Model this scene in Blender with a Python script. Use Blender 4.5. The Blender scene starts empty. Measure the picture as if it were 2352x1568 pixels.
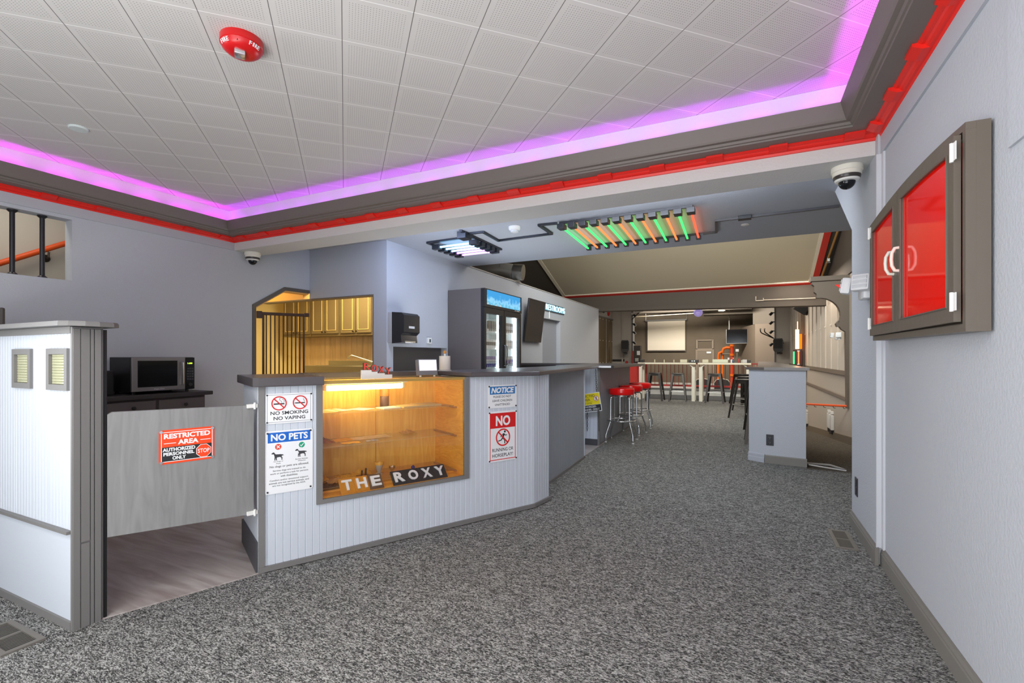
import bpy, math, random
from mathutils import Matrix, Vector, Euler
from mathutils.geometry import tessellate_polygon
random.seed(7)
S = bpy.context.scene
COL = S.collection
R = math.radians

# ---------------------------------------------------------------- camera, view, world, large lights
cam_d = bpy.data.cameras.new('camera'); cam = bpy.data.objects.new('camera', cam_d); COL.objects.link(cam)
cam.location = (0, 0, 1.2); cam.rotation_euler = (R(90), 0, R(25.75))
cam_d.sensor_width = 36; cam_d.lens = 36 * 1100 / 2352; cam_d.shift_y = 36 / 2352; cam_d.clip_start = .02; cam_d.clip_end = 200
S.camera = cam
S.view_settings.view_transform = 'Standard'; S.view_settings.look = 'None'
S.view_settings.gamma = 1; S.view_settings.use_curve_mapping = False
S.view_settings.exposure = 0.42
S.cycles.use_denoising = True
S.cycles.max_bounces = 8; S.cycles.diffuse_bounces = 5; S.cycles.transparent_max_bounces = 16
S.cycles.sample_clamp_indirect = 6; S.cycles.caustics_reflective = False; S.cycles.caustics_refractive = False
W = bpy.data.worlds.new('daylight'); S.world = W; W.use_nodes = True
W.node_tree.nodes['Background'].inputs[0].default_value = (.90, .95, 1, 1)
W.node_tree.nodes['Background'].inputs[1].default_value = .85

def area(name, loc, rot, size, energy, color=(1, 1, 1), spread=180):
    l = bpy.data.lights.new(name, 'AREA'); l.shape = 'RECTANGLE'; l.size, l.size_y = size; l.energy = energy; l.color = color
    l.spread = R(spread)
    o = bpy.data.objects.new(name, l); COL.objects.link(o); o.location = loc; o.rotation_euler = [R(a) for a in rot]; return o
# daylight from the shop front behind the camera, then mostly added fill lights without fixtures
area('shop_front_daylight', (-.7, -1.45, 1.5), (90, 0, 8), (2.8, 2.2), 36, (.95, .97, 1))
area('lobby_ceiling_fill', (-1.0, -1.2, .25), (168, 0, 0), (3.4, 1.0), 72, (1, .98, .96))  # added upward fill that brightens the tiled ceiling
area('right_wall_fill', (-5.0, -1.0, 1.5), (90, 0, -84), (.9, 1.8), 44, (.96, .98, 1), 90)  # added fill aimed at the right wall; no window modelled here
area('lobby_fill', (-1.1, -.6, 2.7), (0, 0, 0), (2.6, .5), 34, (1, .99, .97))  # added soft fill for the lobby, no fixture behind it
area('bar_floor_fill', (-1.5, 8.2, 3.75), (0, 0, 0), (3.5, 2.6), 44, (1, .97, .94))  # unseen fill added above the ceiling edge to light the bar floor
area('soffit_fill', (-.7, 6.8, 4.1), (82, 0, 0), (3.2, .8), 150, (.97, .98, .92), 130)  # added light aimed at the beige soffit to brighten it
area('bar_front_fill', (-3.0, 4.05, 2.57), (48, 0, 0), (.9, .2), 16, (.52, .64, 1))  # added bluish fill hidden behind the beam, boosts the tube rack's glow
area('bar_ceiling_fill', (-2.6, 5.1, .9), (180, 0, 0), (1.0, 1.7), 17, (.9, .94, 1))  # added upward fill hidden by the counter, lifts the bar ceiling
area('bar_front_fill', (-.7, 4.05, 2.57), (55, 0, 0), (1.6, .2), 34, (.85, .9, 1))  # second added fill behind the beam, for bar front and divider
area('hall_fill', (-2, 17.5, 3.9), (0, 0, 0), (5, 2.5), 230, (1, .9, .78))  # unseen fill added over the lower hall
area('stage_fill', (-2, 24.7, 4.1), (50, 0, 0), (5, .8), 620, (1, .93, .82))  # added fill hidden by the bulkhead, brightens the stage back wall
area('aisle_fill', (1.2, 13.0, 3.1), (0, 0, 0), (.8, 3.0), 45, (1, .86, .72))  # added warm fill along the aisle, not a fixture
area('kitchen_lamp', (-5.0, 5.15, 2.45), (0, 0, 0), (1.6, .3), 46, (1, .80, .40))
area('kitchen_header_fill', (-6.2, 3.95, 2.45), (0, 0, 0), (.8, .5), 16, (1, .70, .26))  # added warm fill that lights the header and jamb
area('stair_fill', (-5.55, 1.4, 2.9), (0, 0, 0), (.3, 1.6), 7, (1, .93, .82))  # added fill for the stair hall

# ---------------------------------------------------------------- materials
_mats = {}
def sl(c):
    c = c / 255
    return c / 12.92 if c <= .04045 else ((c + .055) / 1.055) ** 2.4
def rgb(r, g, b): return (sl(r), sl(g), sl(b), 1)
def nd(nt, t, **kw):
    n = nt.nodes.new('ShaderNode' + t)
    for k, v in kw.items():
        if k.startswith('i_'):
            n.inputs[int(k[2:]) if k[2:].isdigit() else k[2:].replace('_', ' ')].default_value = v
        else: setattr(n, k, v)
    return n
def mat(name, c, rough=.55, metal=0, emit=None, bump=0, bscale=60, vary=0, vscale=3, spec=.5, coat=0):
    """plain painted / metal / plastic surface with a little procedural variation"""
    if name in _mats: return _mats[name]
    m = bpy.data.materials.new(name); m.use_nodes = True; nt = m.node_tree; b = nt.nodes['Principled BSDF']
    b.inputs['Base Color'].default_value = rgb(*c); b.inputs['Roughness'].default_value = rough
    b.inputs['Metallic'].default_value = metal; b.inputs['Specular IOR Level'].default_value = spec; b.inputs['Coat Weight'].default_value = coat
    tc = nd(nt, 'TexCoord'); L = nt.links.new
    if vary:
        n = nd(nt, 'TexNoise'); n.inputs['Scale'].default_value = vscale; n.inputs['Detail'].default_value = 4
        mx = nd(nt, 'MixRGB', blend_type='MULTIPLY'); mx.inputs[0].default_value = 1
        rp = nd(nt, 'ValToRGB'); rp.color_ramp.elements[0].color = (1 - vary,) * 3 + (1,); rp.color_ramp.elements[1].color = (1 + vary * .3,) * 3 + (1,)
        rp.color_ramp.elements[0].position = .3; rp.color_ramp.elements[1].position = .7
        L(tc.outputs['Object'], n.inputs[0]); L(n.outputs[0], rp.inputs[0]); mx.inputs[1].default_value = rgb(*c); L(rp.outputs[0], mx.inputs[2]); L(mx.outputs[0], b.inputs[0])
    if bump:
        n = nd(nt, 'TexNoise'); n.inputs['Scale'].default_value = bscale; n.inputs['Detail'].default_value = 3
        bp = nd(nt, 'Bump'); bp.inputs['Strength'].default_value = bump; bp.inputs['Distance'].default_value = .004
        L(tc.outputs['Object'], n.inputs[0]); L(n.outputs[0], bp.inputs['Height']); L(bp.outputs[0], b.inputs['Normal'])
    if emit:
        b.inputs['Emission Color'].default_value = rgb(*emit[0]); b.inputs['Emission Strength'].default_value = emit[1]
    _mats[name] = m; return m
def wood(name, c1, c2, scale=(1, 1, 8), rough=.45, dist=3, wscale=3, rings=False):
    if name in _mats: return _mats[name]
    m = bpy.data.materials.new(name); m.use_nodes = True; nt = m.node_tree; b = nt.nodes['Principled BSDF']; L = nt.links.new
    tc = nd(nt, 'TexCoord'); mp = nd(nt, 'Mapping'); mp.inputs['Scale'].default_value = scale
    n = nd(nt, 'TexNoise'); n.inputs['Scale'].default_value = wscale; n.inputs['Detail'].default_value = 8; n.inputs['Distortion'].default_value = dist
    rp = nd(nt, 'ValToRGB'); rp.color_ramp.elements[0].color = rgb(*c1); rp.color_ramp.elements[1].color = rgb(*c2)
    rp.color_ramp.elements[0].position = .32; rp.color_ramp.elements[1].position = .68
    L(tc.outputs['Object'], mp.inputs[0]); L(mp.outputs[0], n.inputs[0]); L(n.outputs[0], rp.inputs[0]); L(rp.outputs[0], b.inputs[0])
    b.inputs['Roughness'].default_value = rough; _mats[name] = m; return m
def glass(name, tint=(255, 255, 255), refl=.08, rough=.02):
    """thin clear pane: mostly straight-through, with a faint gloss"""
    if name in _mats: return _mats[name]
    m = bpy.data.materials.new(name); m.use_nodes = True; nt = m.node_tree; L = nt.links.new
    nt.nodes.remove(nt.nodes['Principled BSDF']); out = nt.nodes['Material Output']
    t = nd(nt, 'BsdfTransparent'); t.inputs[0].default_value = rgb(*tint); g = nd(nt, 'BsdfGlossy'); g.inputs['Roughness'].default_value = rough
    lw = nd(nt, 'LayerWeight'); lw.inputs[0].default_value = .25; mm = nd(nt, 'Math', operation='MULTIPLY_ADD'); mm.inputs[1].default_value = .5; mm.inputs[2].default_value = refl * .4
    mx = nd(nt, 'MixShader'); L(lw.outputs['Fresnel'], mm.inputs[0]); L(mm.outputs[0], mx.inputs[0]); L(t.outputs[0], mx.inputs[1]); L(g.outputs[0], mx.inputs[2]); L(mx.outputs[0], out.inputs[0])
    _mats[name] = m; return m
def dust_sheen_glass(name, c, amount):
    """glass under a tan film: dust on shelves, painted reflection on the case top"""
    m = bpy.data.materials.new(name); m.use_nodes = True; nt = m.node_tree; L = nt.links.new; b = nt.nodes['Principled BSDF']
    b.inputs['Base Color'].default_value = rgb(*c); b.inputs['Roughness'].default_value = .25
    t = nd(nt, 'BsdfTransparent'); t.inputs[0].default_value = rgb(250, 250, 244); mx = nd(nt, 'MixShader'); mx.inputs[0].default_value = amount
    L(t.outputs[0], mx.inputs[1]); L(b.outputs[0], mx.inputs[2]); L(mx.outputs[0], nt.nodes['Material Output'].inputs[0]); return m
def glow(name, c, strength):
    if name in _mats: return _mats[name]
    m = bpy.data.materials.new(name); m.use_nodes = True; nt = m.node_tree
    nt.nodes.remove(nt.nodes['Principled BSDF']); e = nd(nt, 'Emission'); e.inputs[0].default_value = rgb(*c); e.inputs[1].default_value = strength
    nt.links.new(e.outputs[0], nt.nodes['Material Output'].inputs[0]); _mats[name] = m; return m
def carpet_mat(name, tones, cell=190, turn=18):
    """loop-pile carpet: every loop its own tone, with faint wider streaks"""
    m = bpy.data.materials.new(name); m.use_nodes = True; nt = m.node_tree; b = nt.nodes['Principled BSDF']; L = nt.links.new
    tc = nd(nt, 'TexCoord'); mp = nd(nt, 'Mapping'); mp.inputs['Scale'].default_value = (.55, 1.3, 1); mp.inputs['Rotation'].default_value = (0, 0, R(turn))
    v = nd(nt, 'TexVoronoi'); v.inputs['Scale'].default_value = cell; sx = nd(nt, 'SeparateXYZ')
    n = nd(nt, 'TexNoise'); n.inputs['Scale'].default_value = 45; n.inputs['Detail'].default_value = 4; n.inputs['Roughness'].default_value = .7
    ad = nd(nt, 'Math', operation='MULTIPLY_ADD'); ad.inputs[1].default_value = .7; ad2 = nd(nt, 'Math', operation='MULTIPLY_ADD'); ad2.inputs[1].default_value = .62
    rp = nd(nt, 'ValToRGB'); e = rp.color_ramp.elements; e[0].position = .36; e[0].color = rgb(*tones[0]); e[1].position = .86; e[1].color = rgb(*tones[2]); k = e.new(.60); k.color = rgb(*tones[1])
    L(tc.outputs['Object'], mp.inputs[0]); 
    wn = nd(nt, 'TexNoise'); wn.inputs['Scale'].default_value = 260; wn.inputs['Detail'].default_value = 2
    wm = nd(nt, 'VectorMath', operation='SCALE'); wm.inputs['Scale'].default_value = .011; wa = nd(nt, 'VectorMath', operation='ADD')
    L(mp.outputs[0], wn.inputs[0]); L(wn.outputs['Color'], wm.inputs[0]); L(mp.outputs[0], wa.inputs[0]); L(wm.outputs[0], wa.inputs[1]); L(wa.outputs[0], v.inputs[0]); L(mp.outputs[0], n.inputs[0]); L(v.outputs['Color'], sx.inputs[0])
    L(n.outputs[0], ad.inputs[0]); ad.inputs[2].default_value = -.06; L(sx.outputs[0], ad2.inputs[0]); L(ad.outputs[0], ad2.inputs[2]); L(ad2.outputs[0], rp.inputs[0]); L(rp.outputs[0], b.inputs[0])
    b.inputs['Roughness'].default_value = .95; b.inputs['Specular IOR Level'].default_value = .1; return m
def tile_mat(name):
    """perforated square ceiling tiles laid on the diagonal (object coordinates already turned so that x, y run along the joints)"""
    m = bpy.data.materials.new(name); m.use_nodes = True; nt = m.node_tree; b = nt.nodes['Principled BSDF']; L = nt.links.new
    tc = nd(nt, 'TexCoord'); sp = nd(nt, 'SeparateXYZ'); L(tc.outputs['Object'], sp.inputs[0])
    def mth(op, a, bb=None, c=None):
        k = nd(nt, 'Math', operation=op)
        for i, v in enumerate((a, bb, c)):
            if v is None: continue
            if isinstance(v, (int, float)): k.inputs[i].default_value = v
            else: L(v, k.inputs[i])
        return k.outputs[0]
    T = .3095
    def edge(o):     # distance to nearest joint in metres
        f = mth('FRACT', mth('DIVIDE', o, T)); return mth('MULTIPLY', mth('MINIMUM', f, mth('SUBTRACT', 1, f)), T), f
    ex, fx = edge(sp.outputs[0]); ey, fy = edge(sp.outputs[1])
    N = 24
    def hole(f): 
        g = mth('SUBTRACT', mth('FRACT', mth('MULTIPLY', f, N)), .5); return mth('MULTIPLY', g, g)
    dot = mth('LESS_THAN', mth('ADD', hole(fx), hole(fy)), .030)
    inside = mth('MULTIPLY', mth('GREATER_THAN', ex, .022), mth('GREATER_THAN', ey, .022))
    dot = mth('MULTIPLY', dot, inside)
    gap = mth('LESS_THAN', ex, .0018); lit = mth('LESS_THAN', ey, .0024)  # lit: white lines paint the light bevels catch along one joint direction
    n = nd(nt, 'TexNoise'); n.inputs['Scale'].default_value = 1.3; n.inputs['Detail'].default_value = 3; L(tc.outputs['Object'], n.inputs[0])
    rp = nd(nt, 'ValToRGB'); rp.color_ramp.elements[0].color = rgb(206, 204, 201); rp.color_ramp.elements[1].color = rgb(219, 217, 214); L(n.outputs[0], rp.inputs[0])
    def mixc(f, a, c):
        k = nd(nt, 'MixRGB'); L(f, k.inputs[0]); L(a, k.inputs[1]); k.inputs[2].default_value = c; return k.outputs[0]
    col = mixc(dot, rp.outputs[0], rgb(150, 148, 146)); col = mixc(lit, col, rgb(248, 247, 246)); col = mixc(gap, col, rgb(104, 100, 98))
    L(col, b.inputs[0]); b.inputs['Roughness'].default_value = .8; return m

WALLM = mat('wall_paint_grey', (186, 190, 197), .75, bump=.55, bscale=75)
WALLS = mat('wall_paint_smooth', (180, 184, 192), .7, bump=.12, bscale=60)
BEAMP = mat('beam_paint', (208, 208, 206), .75, bump=.5, bscale=75)
DARKTRIM = mat('trim_paint_taupe', (112, 104, 98), .5, bump=.1, bscale=30)
TAUPE2 = mat('trim_paint_grey', (121, 119, 117), .5, bump=.1, bscale=30)
BASEB = mat('baseboard_paint', (126, 123, 117), .5, bump=.1, bscale=30)
RED = mat('red_paint', (232, 38, 28), .4)
BEAD = mat('beadboard_paint', (204, 211, 220), .45)
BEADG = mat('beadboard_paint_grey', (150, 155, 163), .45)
TOPM = mat('counter_laminate', (84, 80, 82), .28, bump=.05, bscale=200)
BLACK = mat('black_plastic', (24, 24, 26), .4)
WHITE = mat('white_plastic', (232, 232, 228), .4)
SIGNW = mat('sign_white', (238, 240, 242), .35)
INK = mat('sign_black', (34, 36, 38), .5)
SRED = mat('sign_red', (214, 26, 26), .4)
SORANGE = mat('sign_orange', (242, 72, 24), .4)
SBLUE = mat('sign_blue', (20, 102, 196), .4)
SGREEN = mat('sign_green', (20, 160, 120), .4)
SYEL = mat('sign_yellow', (240, 222, 20), .4)
CHROME = mat('chrome', (225, 228, 232), .12, 1)
STEEL = mat('steel', (176, 176, 172), .35, 1)
GUN = mat('gunmetal', (70, 66, 62), .35, .85)
DARKW = mat('hall_paint_dark', (98, 88, 78), .75, bump=.2, bscale=25, vary=.12)
DARKC = mat('hall_ceiling_dark', (76, 68, 60), .75, bump=.15, bscale=25)
TAN = mat('hall_paint_tan', (176, 166, 154), .7, bump=.15, bscale=25)
PALE = mat('hall_paint_pale', (196, 192, 184), .7, bump=.15, bscale=25)
WOODY = wood('plywood_golden', (230, 172, 68), (244, 200, 98), (9, 9, .8), .4, 1.5)
WOODX = wood('plywood_side', (228, 158, 48), (244, 186, 78), (1.2, 1.2, 6), .4, 4)
VINYL = wood('vinyl_plank', (150, 138, 132), (186, 180, 176), (1, 8, 1), .34, .8, 2.2)
CARPET = carpet_mat('carpet_speckled', ((46, 46, 46), (96, 96, 94), (182, 182, 178)), 270)
CARPET2 = carpet_mat('carpet_aisle', ((48, 44, 40), (84, 78, 70), (132, 124, 112)), 230)
CLEAR = glass('clear_glass')
SHELFG = dust_sheen_glass('shelf_glass', (244, 212, 150), .20)
GBLOCK = mat('glass_block_face', (196, 196, 160), .12, spec=.8, bump=.5, bscale=25)
BRASSY = mat('handrail_orange', (226, 84, 24), .4)

# ---------------------------------------------------------------- mesh builder and scene tree
WM = {}
class MB:
    def __init__(s): s.v = []; s.f = []; s.m = None
    def add(s, vs, fs):
        o = len(s.v); s.v += [tuple(v) for v in vs]; s.f += [tuple(i + o for i in f) for f in fs]; return s
    def box(s, a, b):
        (x0, y0, z0), (x1, y1, z1) = a, b
        x0, x1 = min(x0, x1), max(x0, x1); y0, y1 = min(y0, y1), max(y0, y1); z0, z1 = min(z0, z1), max(z0, z1)
        return s.add([(x0, y0, z0), (x1, y0, z0), (x1, y1, z0), (x0, y1, z0), (x0, y0, z1), (x1, y0, z1), (x1, y1, z1), (x0, y1, z1)],
                     [(0, 3, 2, 1), (4, 5, 6, 7), (0, 1, 5, 4), (1, 2, 6, 5), (2, 3, 7, 6), (3, 0, 4, 7)])
    def cbox(s, c, d): return s.box([c[i] - d[i] / 2 for i in range(3)], [c[i] + d[i] / 2 for i in range(3)])
    def bbox(s, a, b, r=.005):
        """box with chamfered edges"""
        x0, x1 = sorted((a[0], b[0])); y0, y1 = sorted((a[1], b[1])); z0, z1 = sorted((a[2], b[2]))
        r = min(r, (x1 - x0) * .45, (y1 - y0) * .45, (z1 - z0) * .45)
        import bmesh
        bm = bmesh.new(); bmesh.ops.create_cube(bm, size=1)
        for v in bm.verts: v.co = ((x0 + x1) / 2 + v.co.x * (x1 - x0), (y0 + y1) / 2 + v.co.y * (y1 - y0), (z0 + z1) / 2 + v.co.z * (z1 - z0))
        bmesh.ops.bevel(bm, geom=bm.edges[:], offset=r, segments=2, affect='EDGES', profile=.6)
        bm.verts.index_update(); s.add([v.co[:] for v in bm.verts], [[v.index for v in f.verts] for f in bm.faces]); bm.free(); return s
    def extrude(s, poly, fn):
        """poly: 2-D points; fn(p, 0|1) -> 3-D point on the near / far side"""
        n = len(poly); A = [fn(p, 0) for p in poly]; B = [fn(p, 1) for p in poly]
        tri = tessellate_polygon([[Vector((p[0], p[1], 0)) for p in poly]])
        fs = [tuple(t) for t in tri] + [tuple(i + n for i in reversed(t)) for t in tri]
        fs += [(i, (i + 1) % n, (i + 1) % n + n, i + n) for i in range(n)]
        return s.add(A + B, fs)
    def prism(s, poly, z0, z1): return s.extrude(poly, lambda p, k: (p[0], p[1], (z0, z1)[k]))
    def plate(s, poly, y0, y1): return s.extrude(poly, lambda p, k: (p[0], (y0, y1)[k], p[1]))       # poly in x, z
    def plateX(s, poly, x0, x1): return s.extrude(poly, lambda p, k: ((x0, x1)[k], p[0], p[1]))      # poly in y, z
    def lathe(s, prof, c=(0, 0, 0), n=24, axis='z', arc=None):
        m = len(prof); vs = []; fs = []
        for i in range(n):
            a = 2 * math.pi * i / n
            for r, z in prof:
                p = (r * math.cos(a), r * math.sin(a), z)
                if axis == 'x': p = (p[2], p[0], p[1])
                if axis == 'y': p = (p[0], p[2], p[1])
                if axis == '-y': p = (p[0], -p[2], p[1])
                vs.append((c[0] + p[0], c[1] + p[1], c[2] + p[2]))
        for i in range(n):
            j = (i + 1) % n
            for k in range(m - 1): fs.append((i * m + k, j * m + k, j * m + k + 1, i * m + k + 1))
        if prof[0][0] > 1e-6: fs.append(tuple(i * m for i in range(n))[::-1])
        if prof[-1][0] > 1e-6: fs.append(tuple(i * m + m - 1 for i in range(n)))
        return s.add(vs, fs)
    def cyl(s, p, q, r, n=12, r2=None):
        return s.tube([p, q], r, n, r2=r2)
    def tube(s, pts, r, n=8, closed=False, r2=None):
        P = [Vector(p) for p in pts]; k = len(P); vs = []; fs = []; N = None
        for i in range(k):
            if closed: t = (P[(i + 1) % k] - P[i - 1])
            else: t = P[min(i + 1, k - 1)] - P[max(i - 1, 0)]
            t.normalize()
            if N is None:
                N = Vector((0, 0, 1)).cross(t)
                if N.length < 1e-3: N = Vector((1, 0, 0)).cross(t)
                N.normalize()
            else:
                N = N - t * N.dot(t); N.normalize()
            Bn = t.cross(N); rr = r if r2 is None else r + (r2 - r) * i / (k - 1)
            for j in range(n):
                a = 2 * math.pi * j / n; vs.append(P[i] + N * (rr * math.cos(a)) + Bn * (rr * math.sin(a)))
        for i in range(k if closed else k - 1):
            for j in range(n):
                a, b = i * n + j, i * n + (j + 1) % n; c, d = ((i + 1) % k) * n + (j + 1) % n, ((i + 1) % k) * n + j
                fs.append((a, b, c, d))
        if not closed: fs += [tuple(range(n))[::-1], tuple((k - 1) * n + j for j in range(n))]
        return s.add(vs, fs)
    def sphere(s, c, r, n=16, m=10, sq=(1, 1, 1)):
        o = len(s.v); s.lathe([(r * math.sin(math.pi * k / m), -r * math.cos(math.pi * k / m)) for k in range(m + 1)], (0, 0, 0), n)
        for i in range(o, len(s.v)):
            v = s.v[i]; s.v[i] = (c[0] + v[0] * sq[0], c[1] + v[1] * sq[1], c[2] + v[2] * sq[2])
        return s
    def ring(s, c, r, t, y0, y1, n=40):
        """flat ring in the x, z plane"""
        vs = []; fs = []
        for i in range(n):
            a = 2 * math.pi * i / n
            for rr, y in ((r, y0), (r - t, y0), (r - t, y1), (r, y1)): vs.append((c[0] + rr * math.cos(a), y, c[1] + rr * math.sin(a)))
        for i in range(n):
            j = (i + 1) % n
            for k in range(4): fs.append((i * 4 + k, i * 4 + (k + 1) % 4, j * 4 + (k + 1) % 4, j * 4 + k))
        return s.add(vs, fs)
    def disc(s, c, r, y0, y1, n=28): return s.plate([(c[0] + r * math.cos(2 * math.pi * i / n), c[1] + r * math.sin(2 * math.pi * i / n)) for i in range(n)], y0, y1)
    def stroke(s, p, q, w, y0, y1):
        d = Vector((q[0] - p[0], q[1] - p[1])); d.normalize(); k = Vector((-d.y, d.x)) * w / 2
        return s.plate([(p[0] + k.x, p[1] + k.y), (p[0] - k.x, p[1] - k.y), (q[0] - k.x, q[1] - k.y), (q[0] + k.x, q[1] + k.y)], y0, y1)
    def text(s, body, box, y0, y1, bold=0., shear=0., anchor='fit'):
        """lettering laid in the x, z plane, fitted to box = (x0, z0, x1, z1)"""
        vs, fs = glyphs(body, bold, shear); x0, z0, x1, z1 = box
        xs = [v[0] for v in vs]; ys = [v[1] for v in vs]; a, b, c, d = min(xs), max(xs), min(ys), max(ys)
        kx = (x1 - x0) / (b - a); kz = (z1 - z0) / (d - c)
        return s.add([(x0 + (v[0] - a) * kx, y0 if v[2] > 0 else y1, z0 + (v[1] - c) * kz) for v in vs], fs)
    def move(s, M):
        s.v = [tuple(M @ Vector(v)) for v in s.v]; return s
    def at(s, loc, rotz=0, rx=0, ry=0):
        return s.move(Matrix.Translation(loc) @ Matrix.Rotation(rotz, 4, 'Z') @ Matrix.Rotation(ry, 4, 'Y') @ Matrix.Rotation(rx, 4, 'X'))
    def join(s, o): return s.add(o.v, o.f)
    def build(s, name, m, parent=None, smooth=None, world=False):
        me = bpy.data.meshes.new(name); M = Matrix()
        vs = s.v
        if parent is not None and world:
            inv = WM[parent.name].inverted(); vs = [inv @ Vector(v) for v in vs]
        o_loc = Vector((0, 0, 0))
        if parent is None:
            xs, ys, zs = zip(*vs); o_loc = Vector(((min(xs) + max(xs)) / 2, (min(ys) + max(ys)) / 2, min(zs)))
            vs = [(v[0] - o_loc.x, v[1] - o_loc.y, v[2] - o_loc.z) for v in vs]
        me.from_pydata([tuple(v) for v in vs], [], s.f); me.update()
        import bmesh
        bm = bmesh.new(); bm.from_mesh(me); bmesh.ops.recalc_face_normals(bm, faces=bm.faces[:]); bm.to_mesh(me); bm.free()
        if smooth is not None:
            shade_auto(me, smooth)
        me.materials.append(m); ob = bpy.data.objects.new(name, me); COL.objects.link(ob)
        if parent is not None: ob.parent = parent; WM[ob.name] = WM[parent.name].copy()
        else: ob.location = o_loc; WM[ob.name] = Matrix.Translation(o_loc)
        return ob
def shade_auto(self, ang):
    self.shade_smooth()
    import bmesh
    bm = bmesh.new(); bm.from_mesh(self); lim = R(ang)
    for e in bm.edges:
        if len(e.link_faces) == 2 and e.calc_face_angle(0) > lim: e.smooth = False
    bm.to_mesh(self); bm.free()

_gl = {}
def glyphs(body, bold, shear):
    k = (body, bold, shear)
    if k in _gl: return _gl[k]
    c = bpy.data.curves.new('lettering', 'FONT'); c.body = body; c.extrude = .1; c.offset = bold; c.shear = shear; c.resolution_u = 3
    c.align_x = 'CENTER'
    o = bpy.data.objects.new('lettering', c); COL.objects.link(o); bpy.context.view_layer.update()
    e = o.evaluated_get(bpy.context.evaluated_depsgraph_get()); me = e.to_mesh()
    r = ([tuple(v.co) for v in me.vertices], [tuple(p.vertices) for p in me.polygons]); e.to_mesh_clear()
    bpy.data.objects.remove(o); bpy.data.curves.remove(c); _gl[k] = r; return r

def tag(o, label, cat, group=None, kind=None):
    o['label'] = label; o['category'] = cat
    if group: o['group'] = group
    if kind: o['kind'] = kind
    return o
def thing(name, label, cat, loc=(0, 0, 0), rotz=0, group=None):
    o = bpy.data.objects.new(name, None); COL.objects.link(o); o.empty_display_size = .05
    o.location = loc; o.rotation_euler = (0, 0, rotz); WM[o.name] = Matrix.Translation(loc) @ Matrix.Rotation(rotz, 4, 'Z')
    return tag(o, label, cat, group)
def structure(name, mb, m, parent=None, smooth=None, world=False):
    o = mb.build(name, m, parent, smooth, world)
    if parent is None: o['kind'] = 'structure'
    return o
def dup(root, loc, rotz, label, group=None):
    r = root.copy(); COL.objects.link(r); r.location = loc; r.rotation_euler = (0, 0, rotz); r['label'] = label
    if group: r['group'] = group
    WM[r.name] = Matrix.Translation(loc) @ Matrix.Rotation(rotz, 4, 'Z')
    for ch in list(root.children):
        c = ch.copy(); COL.objects.link(c); c.parent = r
        for g in list(ch.children):
            d = g.copy(); COL.objects.link(d); d.parent = c
    return r
def beads(p, q, z0, z1, pitch=.04, th=.012, dep=.0035, gw=.007):
    """grooved boarding standing on the line p->q, its face to the right of p->q"""
    p, q = Vector(p), Vector(q); L = (q - p).length; d = (q - p) / L; n = Vector((d.y, -d.x)); pts = [(0, 0)]; u = pitch * .5
    while u < L - gw:
        for du, w in ((-gw / 2, 0), (-gw / 6, -dep), (gw / 6, -dep), (gw / 2, 0)): pts.append((u + du, w))
        u += pitch
    pts.append((L, 0)); m = MB()
    A = [p + d * u + n * w for u, w in pts]; k = len(A)
    vs = [(a.x, a.y, z0) for a in A] + [(a.x, a.y, z1) for a in A]; fs = [(i, i + 1, i + 1 + k, i + k) for i in range(k - 1)]
    b0, b1 = p - n * th, q - n * th; vs += [(b0.x, b0.y, z0), (b1.x, b1.y, z0), (b0.x, b0.y, z1), (b1.x, b1.y, z1)]; o = 2 * k
    fs += [(o + 1, o, o + 2, o + 3), (o, 0, k, o + 2), (k - 1, o + 1, o + 3, 2 * k - 1)]
    fs += [tuple(list(range(k, 2 * k)) + [o + 3, o + 2])] + [tuple(list(range(k))[::-1] + [o, o + 1])]
    return m.add(vs, fs)
def sweep(path, prof, closed=False):
    """profile (p, z) carried along path of (corner, inward-mitre vector)"""
    m = MB(); k = len(prof); vs = []; fs = []
    for c, w in path:
        for p, z in prof: vs.append((c[0] + w[0] * p, c[1] + w[1] * p, z))
    for i in range(len(path) - 1):
        for j in range(k):
            a, b = i * k + j, i * k + (j + 1) % k; fs.append((a, b, b + k, a + k))
    fs += [tuple(range(k)), tuple((len(path) - 1) * k + j for j in range(k))[::-1]]
    return m.add(vs, fs)

# ================================================================ THE SETTING
XL, XB, YB, YP = -5.136, -3.848, 3.477, 4.518
CZ = 2.77                                   # lobby ceiling
# ---- floors
m = MB().prism([(-7.7, -1.6), (1.86, -1.6), (1.86, 6.0), (.62, 6.0), (.62, 14.45), (-5.96, 14.45), (-5.96, 6.6), (-7.7, 6.6)], -.1, 0)
structure('floor', m, CARPET)
m = MB().prism([(XL, 1.16), (-2.64, 1.16), (-2.41, 1.79), (-1.52, 3.48), (-1.52, 3.7), (-1.71, 4.15), (-1.74, 6.4), (-1.8, 8.3), (XB, 8.3), (XB, 5.6), (-7.5, 5.6), (-7.5, 3.45), (XL, 3.45)], 0, .006)
structure('floor_vinyl', m, VINYL)
k = .094
m = MB().extrude([(6.0, -.1), (24, -.1 - 18 * k), (24, -18 * k), (6.0, 0)], lambda p, s: ((.62, 1.86)[s], p[0], p[1]))
m.extrude([(14.45, -.1 - 8.45 * k), (24, -.1 - 18 * k), (24, -18 * k), (14.45, -8.45 * k)], lambda p, s: ((-5.96, .62)[s], p[0], p[1]))
structure('floor_aisle', m, CARPET2)
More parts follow.
